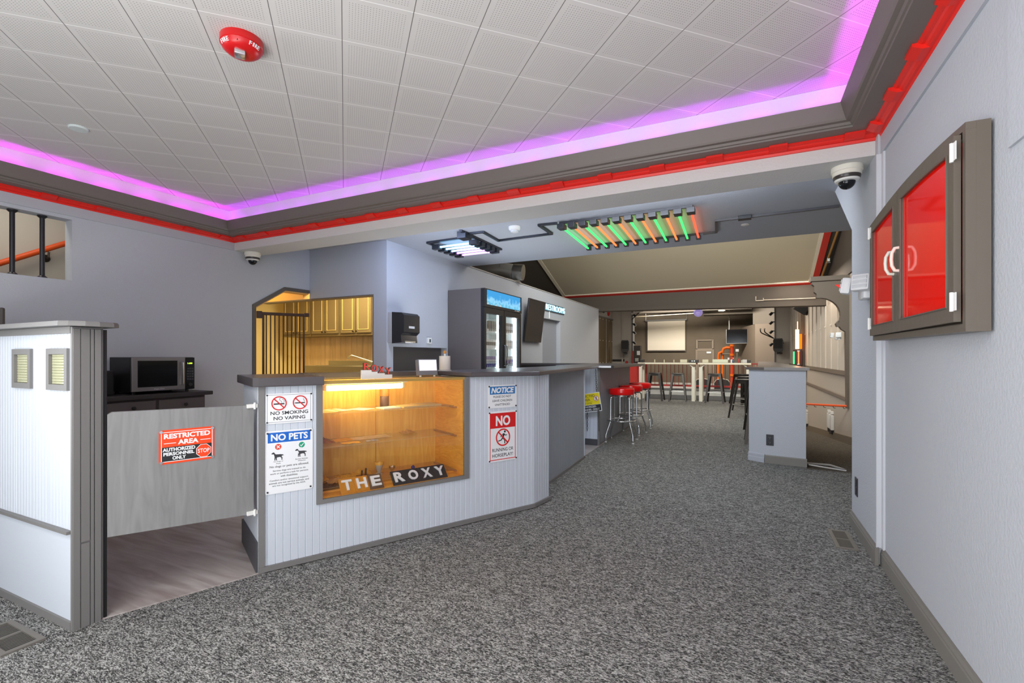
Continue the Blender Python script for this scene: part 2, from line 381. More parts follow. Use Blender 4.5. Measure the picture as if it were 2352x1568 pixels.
# ---- lobby left wall with the stair opening and the cut-corner kitchen doorway
m = MB()
def lw(y0, y1, z0, z1): m.box((XL - .12, y0, z0), (XL, y1, z1))
lw(-1.5, .7, 0, 2.9); lw(.7, 2.042, 0, 1.849); lw(.7, 2.042, 2.366, 2.9); lw(2.042, 3.704, 0, 2.9)
m.plateX([(3.704, 1.808), (4.133, 2.066), (4.133, 2.9), (3.704, 2.9)], XL - .12, XL).plateX([(4.133, 2.066), (4.638, 2.071), (4.638, 2.9), (4.133, 2.9)], XL - .12, XL)
structure('wall_left', m, WALLM)
m = MB().plateX([(3.700, 0), (3.700, 1.812), (4.130, 2.071), (4.512, 2.076), (4.512, 2.036), (4.146, 2.030), (3.742, 1.788), (3.742, 0)], XL - .1215, XL + .012)
structure('trim_1', m, mat('arch_trim_paint', (92, 86, 82), .5))
m = MB().plateX([(3.7425, 0), (3.7425, 1.787), (4.1462, 2.0295), (4.510, 2.0355), (4.510, 2.0225), (4.152, 2.0165), (3.7555, 1.779), (3.7555, 0)], XL - .125, XL - .004)
structure('trim_2', m, mat('jamb_paint_warm_lit', (226, 176, 110), .6))
m = MB().box((XL, -1.5, 2.395), (XL + .012, YB, 2.478)); structure('trim_3', m, WALLS)
# ---- pass-through wall and column, wall behind the bar
m = MB().box((XL, YP, 1.966), (-4.05, YP + .12, 2.61)).box((-4.05, YP, 0), (XB, YP + .12, 2.61)).box((-4.05, YP + .12, 0), (XB - .14, 5.9, 2.61))
structure('wall_pass_through', m, WALLS)
structure('wall_kitchen_header', MB().box((-6.1, YP, 1.966), (XL - .121, YP + .12, 2.5)), mat('jamb_paint_warm_lit', (226, 176, 110), .6))  # orange of the warm kitchen light put into this header's colour
m = MB().box((-6.1, YP - .004, 1.952), (-4.05, YP + .124, 1.966)).box((-4.064, YP - .004, .6), (-4.05, YP + .124, 1.952)); structure('trim_4', m, DARKTRIM)
m = MB().box((XB - .14, YP + .12, 1.33), (XB, 5.83, 2.61)).box((XB - .14, 5.83, 0), (XB, 9.472, 2.61)).box((XB - .14, 9.472, 2.04), (XB, 10.58, 2.61)).box((XB - .14, 10.58, 0), (XB, 13.88, 2.61))
m.box((XB - .3, 9.4, 0), (XB - .14, 10.65, 2.1)); m.box((XB - .14, 13.74, 0), (-5.96, 13.88, 2.61))
structure('wall_behind_bar', m, WALLS)
m = MB().box((XB - .139, YP + .122, .9), (XB - .11, 5.83, 1.33)); structure('trim_5', m, mat('backsplash_dark', (76, 70, 68), .5))
m = MB().box((XB - .001, 6.42, 2.61), (XB + .012, 13.88, 2.622)); structure('trim_6', m, PALE)
m = MB().box((-5.96, 6.4, 2.56), (XB - .14, 13.74, 2.6)); structure('ceiling_restrooms', m, DARKW)
# ---- beam, bar ceiling
structure('beam_header', MB().box((XL, YB, 2.392), (.703, 3.79, 2.78)), BEAMP)
structure('ceiling_bar', MB().box((XL - .12, 3.79, 2.603), (1.86, 6.39, 2.75)), mat('bar_ceiling_paint', (178, 183, 192), .75, bump=.4, bscale=75))
structure('wall_above_bar', MB().box((-5.96, 6.27, 2.75), (1.86, 6.39, 4.9)), DARKW)
# ---- lobby ceiling tiles, turned 45 degrees
ref = Vector((-2.0075, 1.9905, CZ)); rot = Matrix.Rotation(R(-45), 4, 'Z')
vs = [rot @ (Vector(p) - ref) for p in ((-5.0, -1.5, CZ), (.57, -1.5, CZ), (.57, 3.34, CZ), (-5.0, 3.34, CZ))]
me = bpy.data.meshes.new('ceiling'); me.from_pydata([tuple(v) for v in vs] + [(v[0], v[1], .05) for v in vs], [], [(0, 1, 2, 3), (7, 6, 5, 4), (0, 4, 5, 1), (1, 5, 6, 2), (2, 6, 7, 3), (3, 7, 4, 0)])
me.materials.append(tile_mat('ceiling_tile')); o = bpy.data.objects.new('ceiling', me); COL.objects.link(o); o.location = ref; o.rotation_euler = (0, 0, R(45)); o['kind'] = 'structure'
# ---- cornice with the lit cove
XR = .728
path = [((XL, -1.5), (1, 0)), ((XL, YB), (1, -1)), ((XR, YB), (-1, -1)), ((XR, -1.5), (-1, 0))]
structure('trim_7', sweep(path, [(0, 2.519), (.16, 2.519), (.163, 2.528), (.172, 2.531), (.178, 2.545), (.198, 2.549), (.204, 2.560), (.232, 2.642), (.224, 2.645), (.210, 2.604), (.203, 2.585), (0, 2.585)]), DARKTRIM)
structure('trim_8', sweep(path, [(0, 2.586), (.158, 2.586), (.158, 2.769), (0, 2.769)]), mat('cove_paint', (226, 222, 226), .7))
redt = structure('trim_9', sweep(path, [(0, 2.476), (.012, 2.476), (.018, 2.490), (.03, 2.490), (.040, 2.498), (.046, 2.506), (.058, 2.508), (.07, 2.518), (0, 2.518)]), RED)
def block(c, along_x, sgn):
    mb = MB(); a = .05
    prof = [(.02, 2.489), (.052, 2.489), (.088, 2.506), (.088, 2.5185), (.02, 2.5185)]
    if along_x: mb.extrude(prof, lambda p, s: (c + (-a, a)[s], YB - p[0], p[1]))
    else: mb.extrude(prof, lambda p, s: ((XL + p[0]) if sgn > 0 else (XR - p[0]), c + (-a, a)[s], p[1]))
    mb.build('dentil_block', RED, redt, world=True)
for i in range(15): block(.197 - .366 * i, True, 0)
block(.59, True, 0)
for i in range(12):
    block(3.33 - .366 * i, False, 1); block(3.33 - .366 * i, False, -1)
LEDM = glow('cove_led_magenta', (236, 14, 255), 40)
LEDV = glow('cove_led_violet', (196, 22, 255), 32)
def led(name, a, b, m_, lab):
    t = thing(name, lab, 'light strip', ((a[0] + b[0]) / 2, (a[1] + b[1]) / 2, 2.586)); L = math.dist(a[:2], b[:2]); d = ((b[0] - a[0]) / L, (b[1] - a[1]) / L)
    mb = MB(); w = .006; nx, ny = -d[1] * w, d[0] * w
    mb.prism([(a[0] + nx, a[1] + ny), (a[0] - nx, a[1] - ny), (b[0] - nx, b[1] - ny), (b[0] + nx, b[1] + ny)], 2.586, 2.592); mb.build('strip_backing', WHITE, t, world=True)
    mb = MB(); n = int(L / .30)
    for i in range(n):
        u = (i + .5) * L / n; q = .085
        p0 = (a[0] + d[0] * (u - q), a[1] + d[1] * (u - q)); p1 = (a[0] + d[0] * (u + q), a[1] + d[1] * (u + q))
        mb.prism([(p0[0] + nx, p0[1] + ny), (p0[0] - nx, p0[1] - ny), (p1[0] - nx, p1[1] - ny), (p1[0] + nx, p1[1] + ny)], 2.592, 2.598)
    mb.build('light_emitting_diodes', m_, t, world=True)
pp = .190
led('cove_light_strip', (XL + pp, -1.3, 0), (XL + pp, YB - pp, 0), LEDM, 'glowing magenta light strip hidden in the cove along the left wall')
led('cove_light_strip', (XL + pp, YB - pp, 0), (XR - pp, YB - pp, 0), LEDV, 'glowing violet light strip hidden in the cove above the long beam')
led('cove_light_strip', (XR - pp, YB - pp, 0), (XR - pp, -1.3, 0), LEDM, 'glowing violet light strip hidden in the cove along the right wall')
# ---- right wall
m = MB().box((XR, -1.5, 0), (.86, 3.42, 2.9)); m.plateX([(3.42, 0), (4.15, 0), (4.15, 2.111), (4.85, 2.603), (3.42, 2.603)], .703, .86)
structure('wall_right', m, WALLM)
structure('trim_10', MB().box((XR - .012, -1.5, 2.372), (XR, 3.47, 2.476)), WALLS)
structure('trim_11', MB().box((.695, 3.41, .1), (XR + .001, 3.425, 2.372)).box((XR - .01, 3.37, .1), (XR, 3.41, 2.372)), mat('corner_bead_paint', (205, 208, 214), .6))
structure('trim_12', MB().box((XR - .009, -1.5, 1.83), (XR, 1.951, 2.372)), WALLM)
bp_ = [(0, 0), (.014, 0), (.014, .068), (.011, .074), (.011, .082), (.005, .094), (.003, .104), (0, .104)]
def base(name, p, q, z=0, m_=BASEB, prof=bp_):
    """skirting along p->q with its face to the right"""
    P, Q = Vector(p), Vector(q); d = (Q - P).normalized(); n = Vector((d.y, -d.x)); mb = MB()
    mb.extrude(prof, lambda t, s: ((P, Q)[s].x + n.x * t[0], (P, Q)[s].y + n.y * t[0], z + t[1])); return structure(name, mb, m_)
base('baseboard_right', (XR, 3.42), (XR, -1.5)); base('baseboard_right_end', (.703, 4.163), (.703, 3.405))
structure('baseboard_corner', MB().box((.685, 3.395, 0), (.703, 3.43, .1)), BASEB)
base('baseboard_left', (XL, -1.5), (XL, 1.06)); base('baseboard_left_inner', (XL, 1.16), (XL, 3.70))
structure('wall_front_blocker', MB().box((-7.7, -1.7, 0), (-2.75, -1.55, 2.9)), WALLM)  # unseen wall added to keep daylight off the partition
# ---- partition with the two glass-block windows at far left
part = MB(); wx = [(-3.224, -3.040), (-2.873, -2.690)]; wz = (1.055, 1.235)
fr = MB()
xs = [XL, wx[0][0], wx[0][1], wx[1][0], wx[1][1], -2.66]
for a, b in ((xs[0], xs[1]), (xs[2], xs[3]), (xs[4], xs[5])): part.join(beads((a, 1.06), (b, 1.06), .43, 1.318, .03))
for a, b in ((xs[1], xs[2]), (xs[3], xs[4])):
    part.join(beads((a, 1.06), (b, 1.06), .43, wz[0], .03)); part.join(beads((a, 1.06), (b, 1.06), wz[1], 1.318, .03))
part.box((XL, 1.06, 0), (-2.66, 1.072, .43))
for a, b in ((xs[0], xs[1]), (xs[2], xs[3]), (xs[4], xs[5])): part.box((a, 1.073, 0), (b, 1.155, 1.33))
for a, b in ((xs[1], xs[2]), (xs[3], xs[4])): part.box((a, 1.073, 0), (b, 1.155, wz[0])); part.box((a, 1.073, wz[1]), (b, 1.155, 1.33))
wp = structure('wall_partition', part, BEAD)
structure('trim_13', MB().box((XL, 1.052, 1.305), (-2.665, 1.06, 1.335)).box((XL, 1.04, .420), (-2.667, 1.06, .434)).box((XL, 1.05, 0), (-2.66, 1.0605, .034)), TAUPE2)
po = MB().box((-2.66, 1.052, 0), (-2.645, 1.165, 1.333)).box((-2.645, 1.054, 0), (-2.640, 1.078, 1.325)).box((-2.645, 1.082, .38), (-2.638, 1.112, 1.325)).box((-2.645, 1.116, 0), (-2.636, 1.126, 1.325)).box((-2.645, 1.13, 0), (-2.634, 1.152, 1.325)).box((-2.645, 1.082, 0), (-2.639, 1.112, .372))
structure('trim_14', po, TAUPE2)
structure('trim_15', MB().box((-2.66, 1.166, 0), (-2.638, 1.176, 1.325)), BLACK)
cap = [(XL, 1.0), (-2.64, 1.0), (-2.60, 1.02), (-2.575, 1.07), (-2.57, 1.12), (-2.585, 1.18), (-2.62, 1.215), (-2.66, 1.22), (XL, 1.22)]
structure('trim_16', MB().prism(cap, 1.336, 1.352).prism([(x + (-.003 if x > -5 else 0), 1.11 + (y - 1.11) * .975) for x, y in cap], 1.352, 1.357), TAUPE2, smooth=None)
for i, (a, b) in enumerate(wx):
    w = thing(f'window_{i + 1}', '', 'window', ((a + b) / 2, 1.06, wz[0])); w['kind'] = 'structure'; del w['label']; del w['category']
    z0, z1 = wz; f = MB().box((a - .004, 1.048, z0 - .004), (a + .022, 1.064, z1 + .004)).box((b - .022, 1.048, z0 - .004), (b + .004, 1.064, z1 + .004)).box((a + .022, 1.048, z0 - .004), (b - .022, 1.064, z0 + .022)).box((a + .022, 1.048, z1 - .022), (b - .022, 1.064, z1 + .004))
    f.build('window_frame', TAUPE2, w, world=True)
    g = MB(); zz = z0 + .024; g.box((a + .02, 1.062, z0 + .02), (b - .02, 1.15, z1 - .02))
    while zz < z1 - .03: g.bbox((a + .034, 1.055, zz), (b - .034, 1.066, zz + .009), .004); zz += .0125
    g.build('glass_block', GBLOCK, w, smooth=40, world=True)
# ---- stair hall behind the opening in the left wall
structure('wall_stair', MB().box((-6.25, -1.5, 0), (-6.15, 3.5, 3.1)), mat('stair_wall_tan', (196, 188, 174), .75))
structure('wall_stair_end', MB().box((-7.6, 3.3, 0), (XL - .12, 3.4, 3.1)), mat('stair_wall_tan', (196, 188, 174)))
structure('ceiling_stair', MB().box((-6.2, -1.5, 3.05), (XL - .12, 3.4, 3.1)), WALLS)
# ---- kitchen
CREAM = mat('kitchen_wall_cream', (240, 226, 178), .7)
structure('wall_kitchen', MB().box((-7.6, 6.05, 0), (-3.9, 6.15, 2.6)).box((-7.6, 3.4, 0), (-7.5, 6.05, 2.6)), CREAM)
structure('wall_kitchen_panelling', beads((-7.15, 6.04), (-4.1, 6.04), 0, 1.6, .12, .02, .006, .01), wood('panelling_tan', (196, 170, 130), (220, 194, 154), (3, 3, .3), .5, 1))
structure('ceiling_kitchen', MB().box((-7.6, 3.4, 2.5), (XL - .121, 6.1, 2.6)).box((XL - .121, YP + .121, 2.5), (-4.05, 6.1, 2.6)), CREAM)
# ---- half-height divider running away to the hall
hw = [(.062, 6.266), (.225, 6.165), (.62, 6.103), (.62, 14.2), (.46, 14.2), (.46, 6.42), (.10, 6.42)]
structure('wall_divider', MB().prism(hw, 0, 1.055), WALLM)
structure('trim_17', MB().prism([(.03, 6.25), (.215, 6.135), (.65, 6.075), (.65, 14.2), (.36, 14.2), (.16, 6.45)], 1.055, 1.085), mat('divider_cap', (104, 97, 92), .22))
base('baseboard_divider', (.062, 6.266), (.225, 6.165), 0, mat('base_pale', (176, 180, 188), .5), [(0, 0), (.02, 0), (.02, .05), (.014, .055), (.014, .085), (.006, .1), (0, .1)])
base('baseboard_divider_end', (.225, 6.165), (.63, 6.101), 0, BASEB, [(0, 0), (.016, 0), (.016, .082), (.010, .09), (0, .09)])
base('baseboard_divider_side', (.46, 14.2), (.46, 6.43))
# ---- the hall: side walls, sloping soffit with the beige panel, bulkhead
structure('wall_hall_right', MB().box((1.86, 4.02, -1.8), (1.98, 24, 4.9)), TAN)
structure('wall_hall_upper', MB().box((1.835, 6.4, 2.81), (1.859, 14.0, 4.9)), DARKC)
structure('wall_foyer_blocker', MB().box((.86, 4.02, 0), (1.86, 4.15, 2.603)), WALLS)  # unseen wall added to stop daylight leaking into the aisle
structure('wall_hall_left', MB().box((-6.08, 6.4, -1.8), (-5.96, 24, 4.9)), PALE)
structure('ceiling_hall', MB().box((-5.96, 6.39, 4.9), (1.86, 10, 5.0)).box((-5.96, 14.3, 4.9), (1.86, 24, 5.0)), DARKC)
def sp(y): return 3.05 + (14 - y) * .375                       # soffit height
def slope(x0, x1, y0, y1, lift, th, mb): return mb.extrude([(y0, sp(y0) - lift), (y1, sp(y1) - lift), (y1, sp(y1) - lift + th), (y0, sp(y0) - lift + th)], lambda p, s: ((x0, x1)[s], p[0], p[1]))
structure('ceiling_soffit', slope(-5.96, 1.86, 9.0, 14.0, 0, .06, MB()), DARKC)
structure('ceiling_soffit_panel', slope(-4.88, 1.46, 9.1, 13.86, .02, .02, MB()), mat('soffit_beige', (196, 184, 160), .7))
structure('trim_18', slope(-4.98, 1.53, 13.86, 13.90, .035, .03, slope(1.46, 1.53, 9.1, 13.86, .035, .03, slope(-4.98, -4.88, 9.1, 13.86, .035, .03, MB()))), mat('soffit_cream_bead', (226, 216, 196), .6))
structure('trim_19', slope(-5.0, 1.66, 13.90, 14.0, .04, .04, slope(1.53, 1.66, 9.1, 13.90, .04, .03, MB())), mat('soffit_red', (196, 36, 24), .5))
structure('beam_bulkhead', MB().extrude([(-5.96, 2.60), (1.86, 2.475), (1.86, 3.05), (-5.96, 3.05)], lambda p, s: (p[0], (14.0, 14.3)[s], p[1])).extrude([(-5.96, 2.60), (1.86, 2.475), (1.86, 2.62), (-5.96, 2.66)], lambda p, s: (p[0], (13.93, 14.0)[s], p[1])), DARKC)
structure('wall_above_bulkhead', MB().box((-5.96, 14.2, 3.05), (1.86, 14.3, 4.9)), DARKC)
# ---- knee wall at the end of the bar floor
structure('wall_knee', MB().box((-2.62, 14.45, -1.0), (.62, 14.6, .25)), mat('knee_wall_white', (222, 220, 214), .5))
structure('trim_20', MB().box((-2.66, 14.42, .25), (.62, 14.63, .30)).box((-2.62, 14.435, 0), (.62, 14.45, .12)), TAUPE2)
# ---- stage end
structure('wall_proscenium_left', MB().box((-5.96, 24, -1.8), (-4.98, 24.3, 4.9)).box((-5.46, 23.93, -1.8), (-5.40, 24.0, 4.9)), PALE)
structure('wall_proscenium_right', MB().box((1.30, 24, -1.8), (1.98, 24.3, 4.9)), PALE)
structure('trim_21', MB().box((-4.98, 23.97, -1.8), (-4.91, 24.33, 4.9)).box((1.25, 23.97, -1.8), (1.30, 24.33, 4.9)), TAUPE2)
structure('wall_stage_back', MB().box((-7, 30, -.5), (3.2, 30.1, 4.9)), mat('stage_wall_brown', (112, 100, 84), .75, vary=.25, vscale=.6))
structure('wall_stage_side', MB().box((-6.6, 24.3, -.5), (-6.5, 30, 4.9)).box((2.6, 24.3, -.5), (2.7, 30, 4.9)), DARKW)
structure('ceiling_stage', MB().box((-6.6, 24.3, 4.15), (2.7, 30, 4.25)), mat('stage_ceiling', (58, 52, 46), .8))
structure('floor_stage', MB().box((-6.6, 22.6, -.5), (2.7, 30, -.4)), mat('stage_floor', (70, 62, 56), .5))
structure('wall_stage_front', MB().box((-5.9, 21.2, -1.8), (1.7, 21.4, .06)), mat('stage_front_white', (214, 206, 202), .5))
structure('trim_22', MB().box((-5.9, 21.15, .06), (1.7, 21.45, .12)), PALE)
structure('beam_stage', MB().box((-5.2, 26.2, 3.55), (-2.0, 26.5, 3.72)).box((-1.9, 27.2, 3.42), (2.4, 28.0, 3.60)), mat('stage_beam', (78, 70, 60), .7))

# ================================================================ RECEPTION COUNTER with the display case
A2, B2 = Vector((-2.417, 1.783)), Vector((-1.496, 3.531)); dU = (B2 - A2).normalized(); nW = Vector((-dU.y, dU.x)); ANG = math.atan2(dU.y, dU.x)
def uw(u, w): p = A2 + dU * u + nW * w; return (p.x, p.y)
ct = thing('reception_counter', 'pale beadboard reception counter with dark laminate top and a display window', 'counter', (A2.x, A2.y, 0), ANG)
mb = beads((.024, 0), (.305, 0), .034, 1.038).join(beads((1.35, 0), (1.965, 0), .034, 1.058)).join(beads((.305, 0), (1.35, 0), .034, .332))
mb.build('front_panel', BEAD, ct)
beads((-1.500, 3.526), (-1.470, 3.760), .034, 1.058).build('corner_panel', BEAD, ct, world=True)
MB().prism([(-1.470, 3.760), (-1.476, 3.775), (-1.66, 3.80), (-1.66, 3.78)], .0, 1.058).build('corner_return', BEAD, ct, world=True)
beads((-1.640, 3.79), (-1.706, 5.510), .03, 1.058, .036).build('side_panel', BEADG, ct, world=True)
MB().prism([(-1.700, 5.505), (-1.700, 5.53), (-2.1, 5.53), (-2.1, 5.505)], 0, 1.058).build('end_panel', BEAD, ct, world=True)
MB().box((-.004, -.012, 0), (.026, .004, 1.038)).build('corner_trim', TAUPE2, ct)
MB().bbox((-.006, .004, .0), (.012, .55, 1.036), .003).build('left_end_panel', BEAD, ct)
MB().plateX([(.004, .175), (.25, .165), (.56, .155), (.56, .0), (.004, .0)], -.016, -.0055).build('kick_plate', mat('kick_dark', (72, 72, 76), .5), ct)
MB().box((-.004, -.016, .006), (1.965, 0, .034)).build('base_strip', TAUPE2, ct)
q = uw(1.962, -.016)
MB().prism([q, (-1.448, 3.775), (-1.470, 3.775), (-1.50, 3.53)], .006, .034).prism([(-1.625, 3.80), (-1.690, 5.51), (-1.706, 5.51), (-1.64, 3.80)], 0, .03).build('base_strip', TAUPE2, ct, world=True)
def slab(poly, z0, z1, name, r=.006):
    c = Vector((sum(p[0] for p in poly), sum(p[1] for p in poly))) / len(poly)
    sh = lambda k: [(c.x + (p[0] - c.x) * k, c.y + (p[1] - c.y) * k) for p in poly]
    k = 1 - r; m = MB(); n = len(poly); L = [(sh(k), z0), (poly, z0 + .006), (poly, z1 - .006), (sh(k), z1)]; vs = []; fs = []
    for P, z in L: vs += [(p[0], p[1], z) for p in P]
    for a in range(3):
        for i in range(n): j = (i + 1) % n; fs.append((a * n + i, a * n + j, (a + 1) * n + j, (a + 1) * n + i))
    for a, f in ((0, 1), (3, 0)):
        for t in tessellate_polygon([[Vector((p[0], p[1], 0)) for p in L[a][0]]]): fs.append(tuple(a * n + i for i in (t[::-1] if f else t)))
    m.add(vs, fs); return m
slab([uw(-.01, -.045), uw(.336, -.045), uw(.336, .62), uw(-.035, .62), uw(-.035, -.02)], 1.036, 1.086, 'c').build('countertop', TOPM, ct, world=True)
slab([uw(1.345, -.05), (-1.405, 3.40), (-1.735, 6.255), (-2.1, 6.255), (-2.1, 4.35), uw(1.80, .62), uw(1.345, .62)], 1.058, 1.092, 'c').build('countertop', TOPM, ct, world=True)
MB().box((.336, .445, 1.05), (1.345, .62, 1.090)).build('back_ledge', TOPM, ct)
MB().box((.30, .455, .05), (1.95, .47, 1.05)).build('back_panel', mat('counter_back', (96, 90, 88), .6), ct)
f = MB().box((.302, -.014, .328), (.336, .004, 1.040)).box((1.318, -.014, .328), (1.352, .004, 1.058)).box((.336, -.014, .328), (1.318, .004, .354))
f.build('window_surround', TAUPE2, ct)
# ---- display case
dc = thing('display_case', 'golden plywood display case with glass shelves built into the counter front', 'display case', (A2.x, A2.y, 0), ANG)
MB().box((.337, .432, .345), (.826, .443, 1.046)).box((.829, .432, .345), (1.317, .443, 1.046)).build('back_board', WOODY, dc)
MB().box((.337, .01, .345), (.343, .432, 1.046)).build('side_board', WOODX, dc); MB().box((1.309, .01, .345), (1.317, .432, 1.046)).build('side_board', WOODX, dc)
MB().box((.343, .01, .345), (1.309, .432, .354)).box((.343, .12, .354), (1.309, .15, .366)).build('floor_board', WOODX, dc)
MB().box((.338, .002, .356), (1.316, .006, 1.040)).build('front_glass', CLEAR, dc)
MB().box((.338, .004, 1.050), (1.344, .444, 1.057)).build('top_glass', SHELFG, dc)  # tan film here paints the golden reflection on the top pane
MB().box((.338, -.004, 1.040), (1.344, .006, 1.057)).build('top_rail', mat('brass_edge', (190, 156, 84), .3, .4), dc)
for z in (.846, .638): MB().box((.35, .12, z - .006), (1.302, .425, z)).build('glass_shelf', SHELFG, dc)
MB().box((.35, .12, .377), (1.302, .425, .383)).build('glass_shelf', SHELFG, dc)
for z in (.838, .630, .375):
    for u in (.3445, 1.292): MB().bbox((u, .09, z - .010), (u + .016, .428, z + .001), .003).build('shelf_bracket', mat('bracket_tan', (170, 120, 76), .4), dc)
fx = thing('fluorescent_lamp', 'glowing warm fluorescent tube lamp under the display case top', 'lamp', (*uw(.68, .20), 1.0), ANG)
MB().bbox((-.30, -.03, .026), (.28, .03, .048), .004).build('lamp_housing', WHITE, fx)
MB().cyl((-.262, 0, .0), (.245, 0, .0), .017, 16).build('tube', glow('tube_warm', (255, 220, 140), 21), fx, smooth=40)
for x in (-.275, .258): MB().box((x - .008, -.012, -.014), (x + .008, .012, .027)).build('lamp_socket', mat('socket_cream', (214, 190, 130), .4), fx)
# things lying in the case
def cw(u, w, z): return (*uw(u, w), z)
def paper(u, w, z, a, b, ang, label, c, h=.0015, curl=0, name='paper_sheet', cat='paper', g='papers on the top glass shelf'):
    m = MB(); n = 6; vs = []; fs = []
    for i in range(n + 1):
        for j in range(2):
            x = (i / n - .5) * a; y = (j - .5) * b; vs.append((x, y, h + curl * (2 * i / n - 1) ** 4)); 
    for i in range(n): fs.append((2 * i, 2 * i + 2, 2 * i + 3, 2 * i + 1))
    k = len(vs); vs += [(v[0], v[1], v[2] - h) for v in vs]; fs += [tuple(i + k for i in f[::-1]) for f in fs]
    fs += [(i, i + k, i + 2 + k, i + 2) for i in range(0, k - 2, 2)] + [(i + 2, i + 2 + k, i + k, i) for i in range(1, k - 2, 2)] + [(0, 1, 1 + k, k), (k - 2, 2 * k - 2, 2 * k - 1, k - 1)]
    o = m.add(vs, fs).at(cw(u, w, z), ANG + ang).build(name, mat('paper_' + c, {'white': (236, 230, 208), 'tan': (206, 178, 120), 'grey': (170, 166, 160)}[c], .7)); tag(o, label, cat, g)
paper(.42, .26, .847, .14, .2, .1, 'wide curling cream sheet at the left end of the top glass shelf', 'tan', curl=.006)
paper(.50, .27, .8495, .11, .17, .3, 'white sheet lying on the curling sheet, top glass shelf', 'white')
paper(.66, .26, .847, .12, .14, .5, 'single white sheet alone on the top glass shelf', 'white')
paper(.83, .20, .847, .13, .11, .15, 'white booklet right of the single sheet on the top glass shelf', 'white', .008)
paper(.98, .22, .847, .14, .15, .1, 'tan folder between two stacks on the top glass shelf', 'tan', .010)
paper(1.13, .24, .847, .17, .17, .05, 'widest tan folder at the right end of the top glass shelf', 'tan', .012)
jar = thing('candle_jar', 'dark brown jar standing on the top glass shelf before the tube lamp', 'jar', cw(.84, .30, .847), ANG)
MB().lathe([(.030, 0), (.032, .004), (.032, .075), (.030, .078), (.026, .078)], n=24).build('jar_body', mat('wax_brown', (84, 60, 48), .35), jar, smooth=40)
MB().lathe([(.0302, .0785), (.0325, .079), (.0325, .124), (.029, .128), (.0, .128)], n=24).build('lid', mat('lid_amber', (150, 100, 44), .3), jar, smooth=40)
def crumple(u, w, z, a, b, h, c, label, name, cat, g=None, seed=1, n=9, ang=0):
    rn = random.Random(seed); vs = []; fs = []
    for i in range(n):
        for j in range(n):
            x, y = i / (n - 1) - .5, j / (n - 1) - .5; e = 1 - max(abs(x), abs(y)) * 1.3
            vs.append(((x + rn.uniform(-.05, .05)) * a, (y + rn.uniform(-.05, .05)) * b, .002 + max(0, e) * h * rn.uniform(.15, 1) + rn.uniform(0, .12) * h))
    for i in range(n - 1):
        for j in range(n - 1): fs.append((i * n + j, (i + 1) * n + j, (i + 1) * n + j + 1, i * n + j + 1))
    k = len(vs); vs += [(v[0], v[1], max(0, v[2] - .002)) for v in vs]; fs += [tuple(i + k for i in f[::-1]) for f in fs]
    rim = [i * n for i in range(n)] + [(n - 1) * n + j for j in range(1, n)] + [i * n + n - 1 for i in range(n - 2, -1, -1)] + [j for j in range(n - 2, 0, -1)]
    fs += [(rim[i], rim[i] + k, rim[(i + 1) % len(rim)] + k, rim[(i + 1) % len(rim)]) for i in range(len(rim))]
    o = MB().add(vs, fs).at(cw(u, w, z), ANG + ang).build(name, mat('scrap_' + c, {'brown': (150, 92, 34), 'gold': (226, 168, 50), 'tan': (200, 150, 76), 'ivory': (226, 204, 150), 'dark': (92, 56, 28), 'grey': (168, 156, 140)}[c], .7, bump=.3, bscale=90)); tag(o, label, cat, g)
crumple(.40, .25, .639, .12, .16, .05, 'brown', 'brown crumpled leaf heap at the left end of the middle glass shelf', 'dried_leaf', 'leaf', seed=3)
crumple(.55, .30, .639, .12, .10, .012, 'gold', 'flat yellow scrap at the back of the middle glass shelf', 'fabric_scrap', 'scrap', seed=4)
crumple(.56, .17, .639, .11, .07, .010, 'gold', 'flat yellow scrap near the front edge of the middle glass shelf', 'fabric_scrap', 'scrap', seed=5)
crumple(.66, .30, .639, .11, .10, .012, 'ivory', 'ivory folded scrap behind the small grey ribbon, middle glass shelf', 'fabric_scrap', 'scrap', seed=6)
crumple(.70, .16, .639, .08, .04, .014, 'grey', 'small grey ribbon near the front edge of the middle glass shelf', 'ribbon', 'ribbon', seed=7)
crumple(.79, .30, .639, .16, .12, .012, 'ivory', 'long ivory scrap at the middle of the middle glass shelf', 'fabric_scrap', 'scrap', seed=8)
crumple(1.02, .30, .639, .10, .10, .045, 'tan', 'tall tan crumpled cloth alone on the right of the middle glass shelf', 'crumpled_cloth', 'cloth', seed=9)
for i, (u, w, a, b, h, c, lb) in enumerate([(.40, .30, .10, .12, .05, 'gold', 'tallest golden scrap in the left back corner of the case floor'), (.48, .22, .12, .10, .035, 'tan', 'tan scrap in front of the tallest golden scrap on the case floor'),
        (.40, .16, .11, .09, .022, 'dark', 'dark curled scrap at the left front of the case floor'), (.57, .30, .12, .10, .030, 'gold', 'golden scrap left of the two upright dark sticks'), (.52, .17, .10, .08, .020, 'brown', 'brown scrap beside the amber letter board'),
        (.68, .33, .12, .08, .040, 'gold', 'golden scrap right behind the two upright dark sticks')]):
    crumple(u, w, .384, a, b, h, c, lb, 'fabric_scrap', 'scrap', 'crumpled scraps on the lowest shelf', 20 + i)
for i, u in enumerate((.655, .682)):
    o = MB().cyl((0, 0, 0), (.004, 0, .05 + .012 * i), .006, 10).at(cw(u, .24, .384), ANG).build('stick', mat('stick_dark', (66, 50, 40), .5), None, smooth=40)
    tag(o, ('shorter' if i == 0 else 'taller') + ' of two dark upright sticks behind the amber letter board', 'stick', 'upright sticks')
cu = thing('goblet', 'ivory goblet with golden rim standing behind the letter boards', 'cup', cw(.79, .27, .384), ANG)
MB().lathe([(.024, 0), (.024, .004), (.012, .012), (.012, .02), (.020, .035), (.028, .066), (.024, .066), (.0, .03)], n=20).build('goblet_bowl', mat('goblet_ivory', (190, 178, 160), .5), cu, smooth=50)
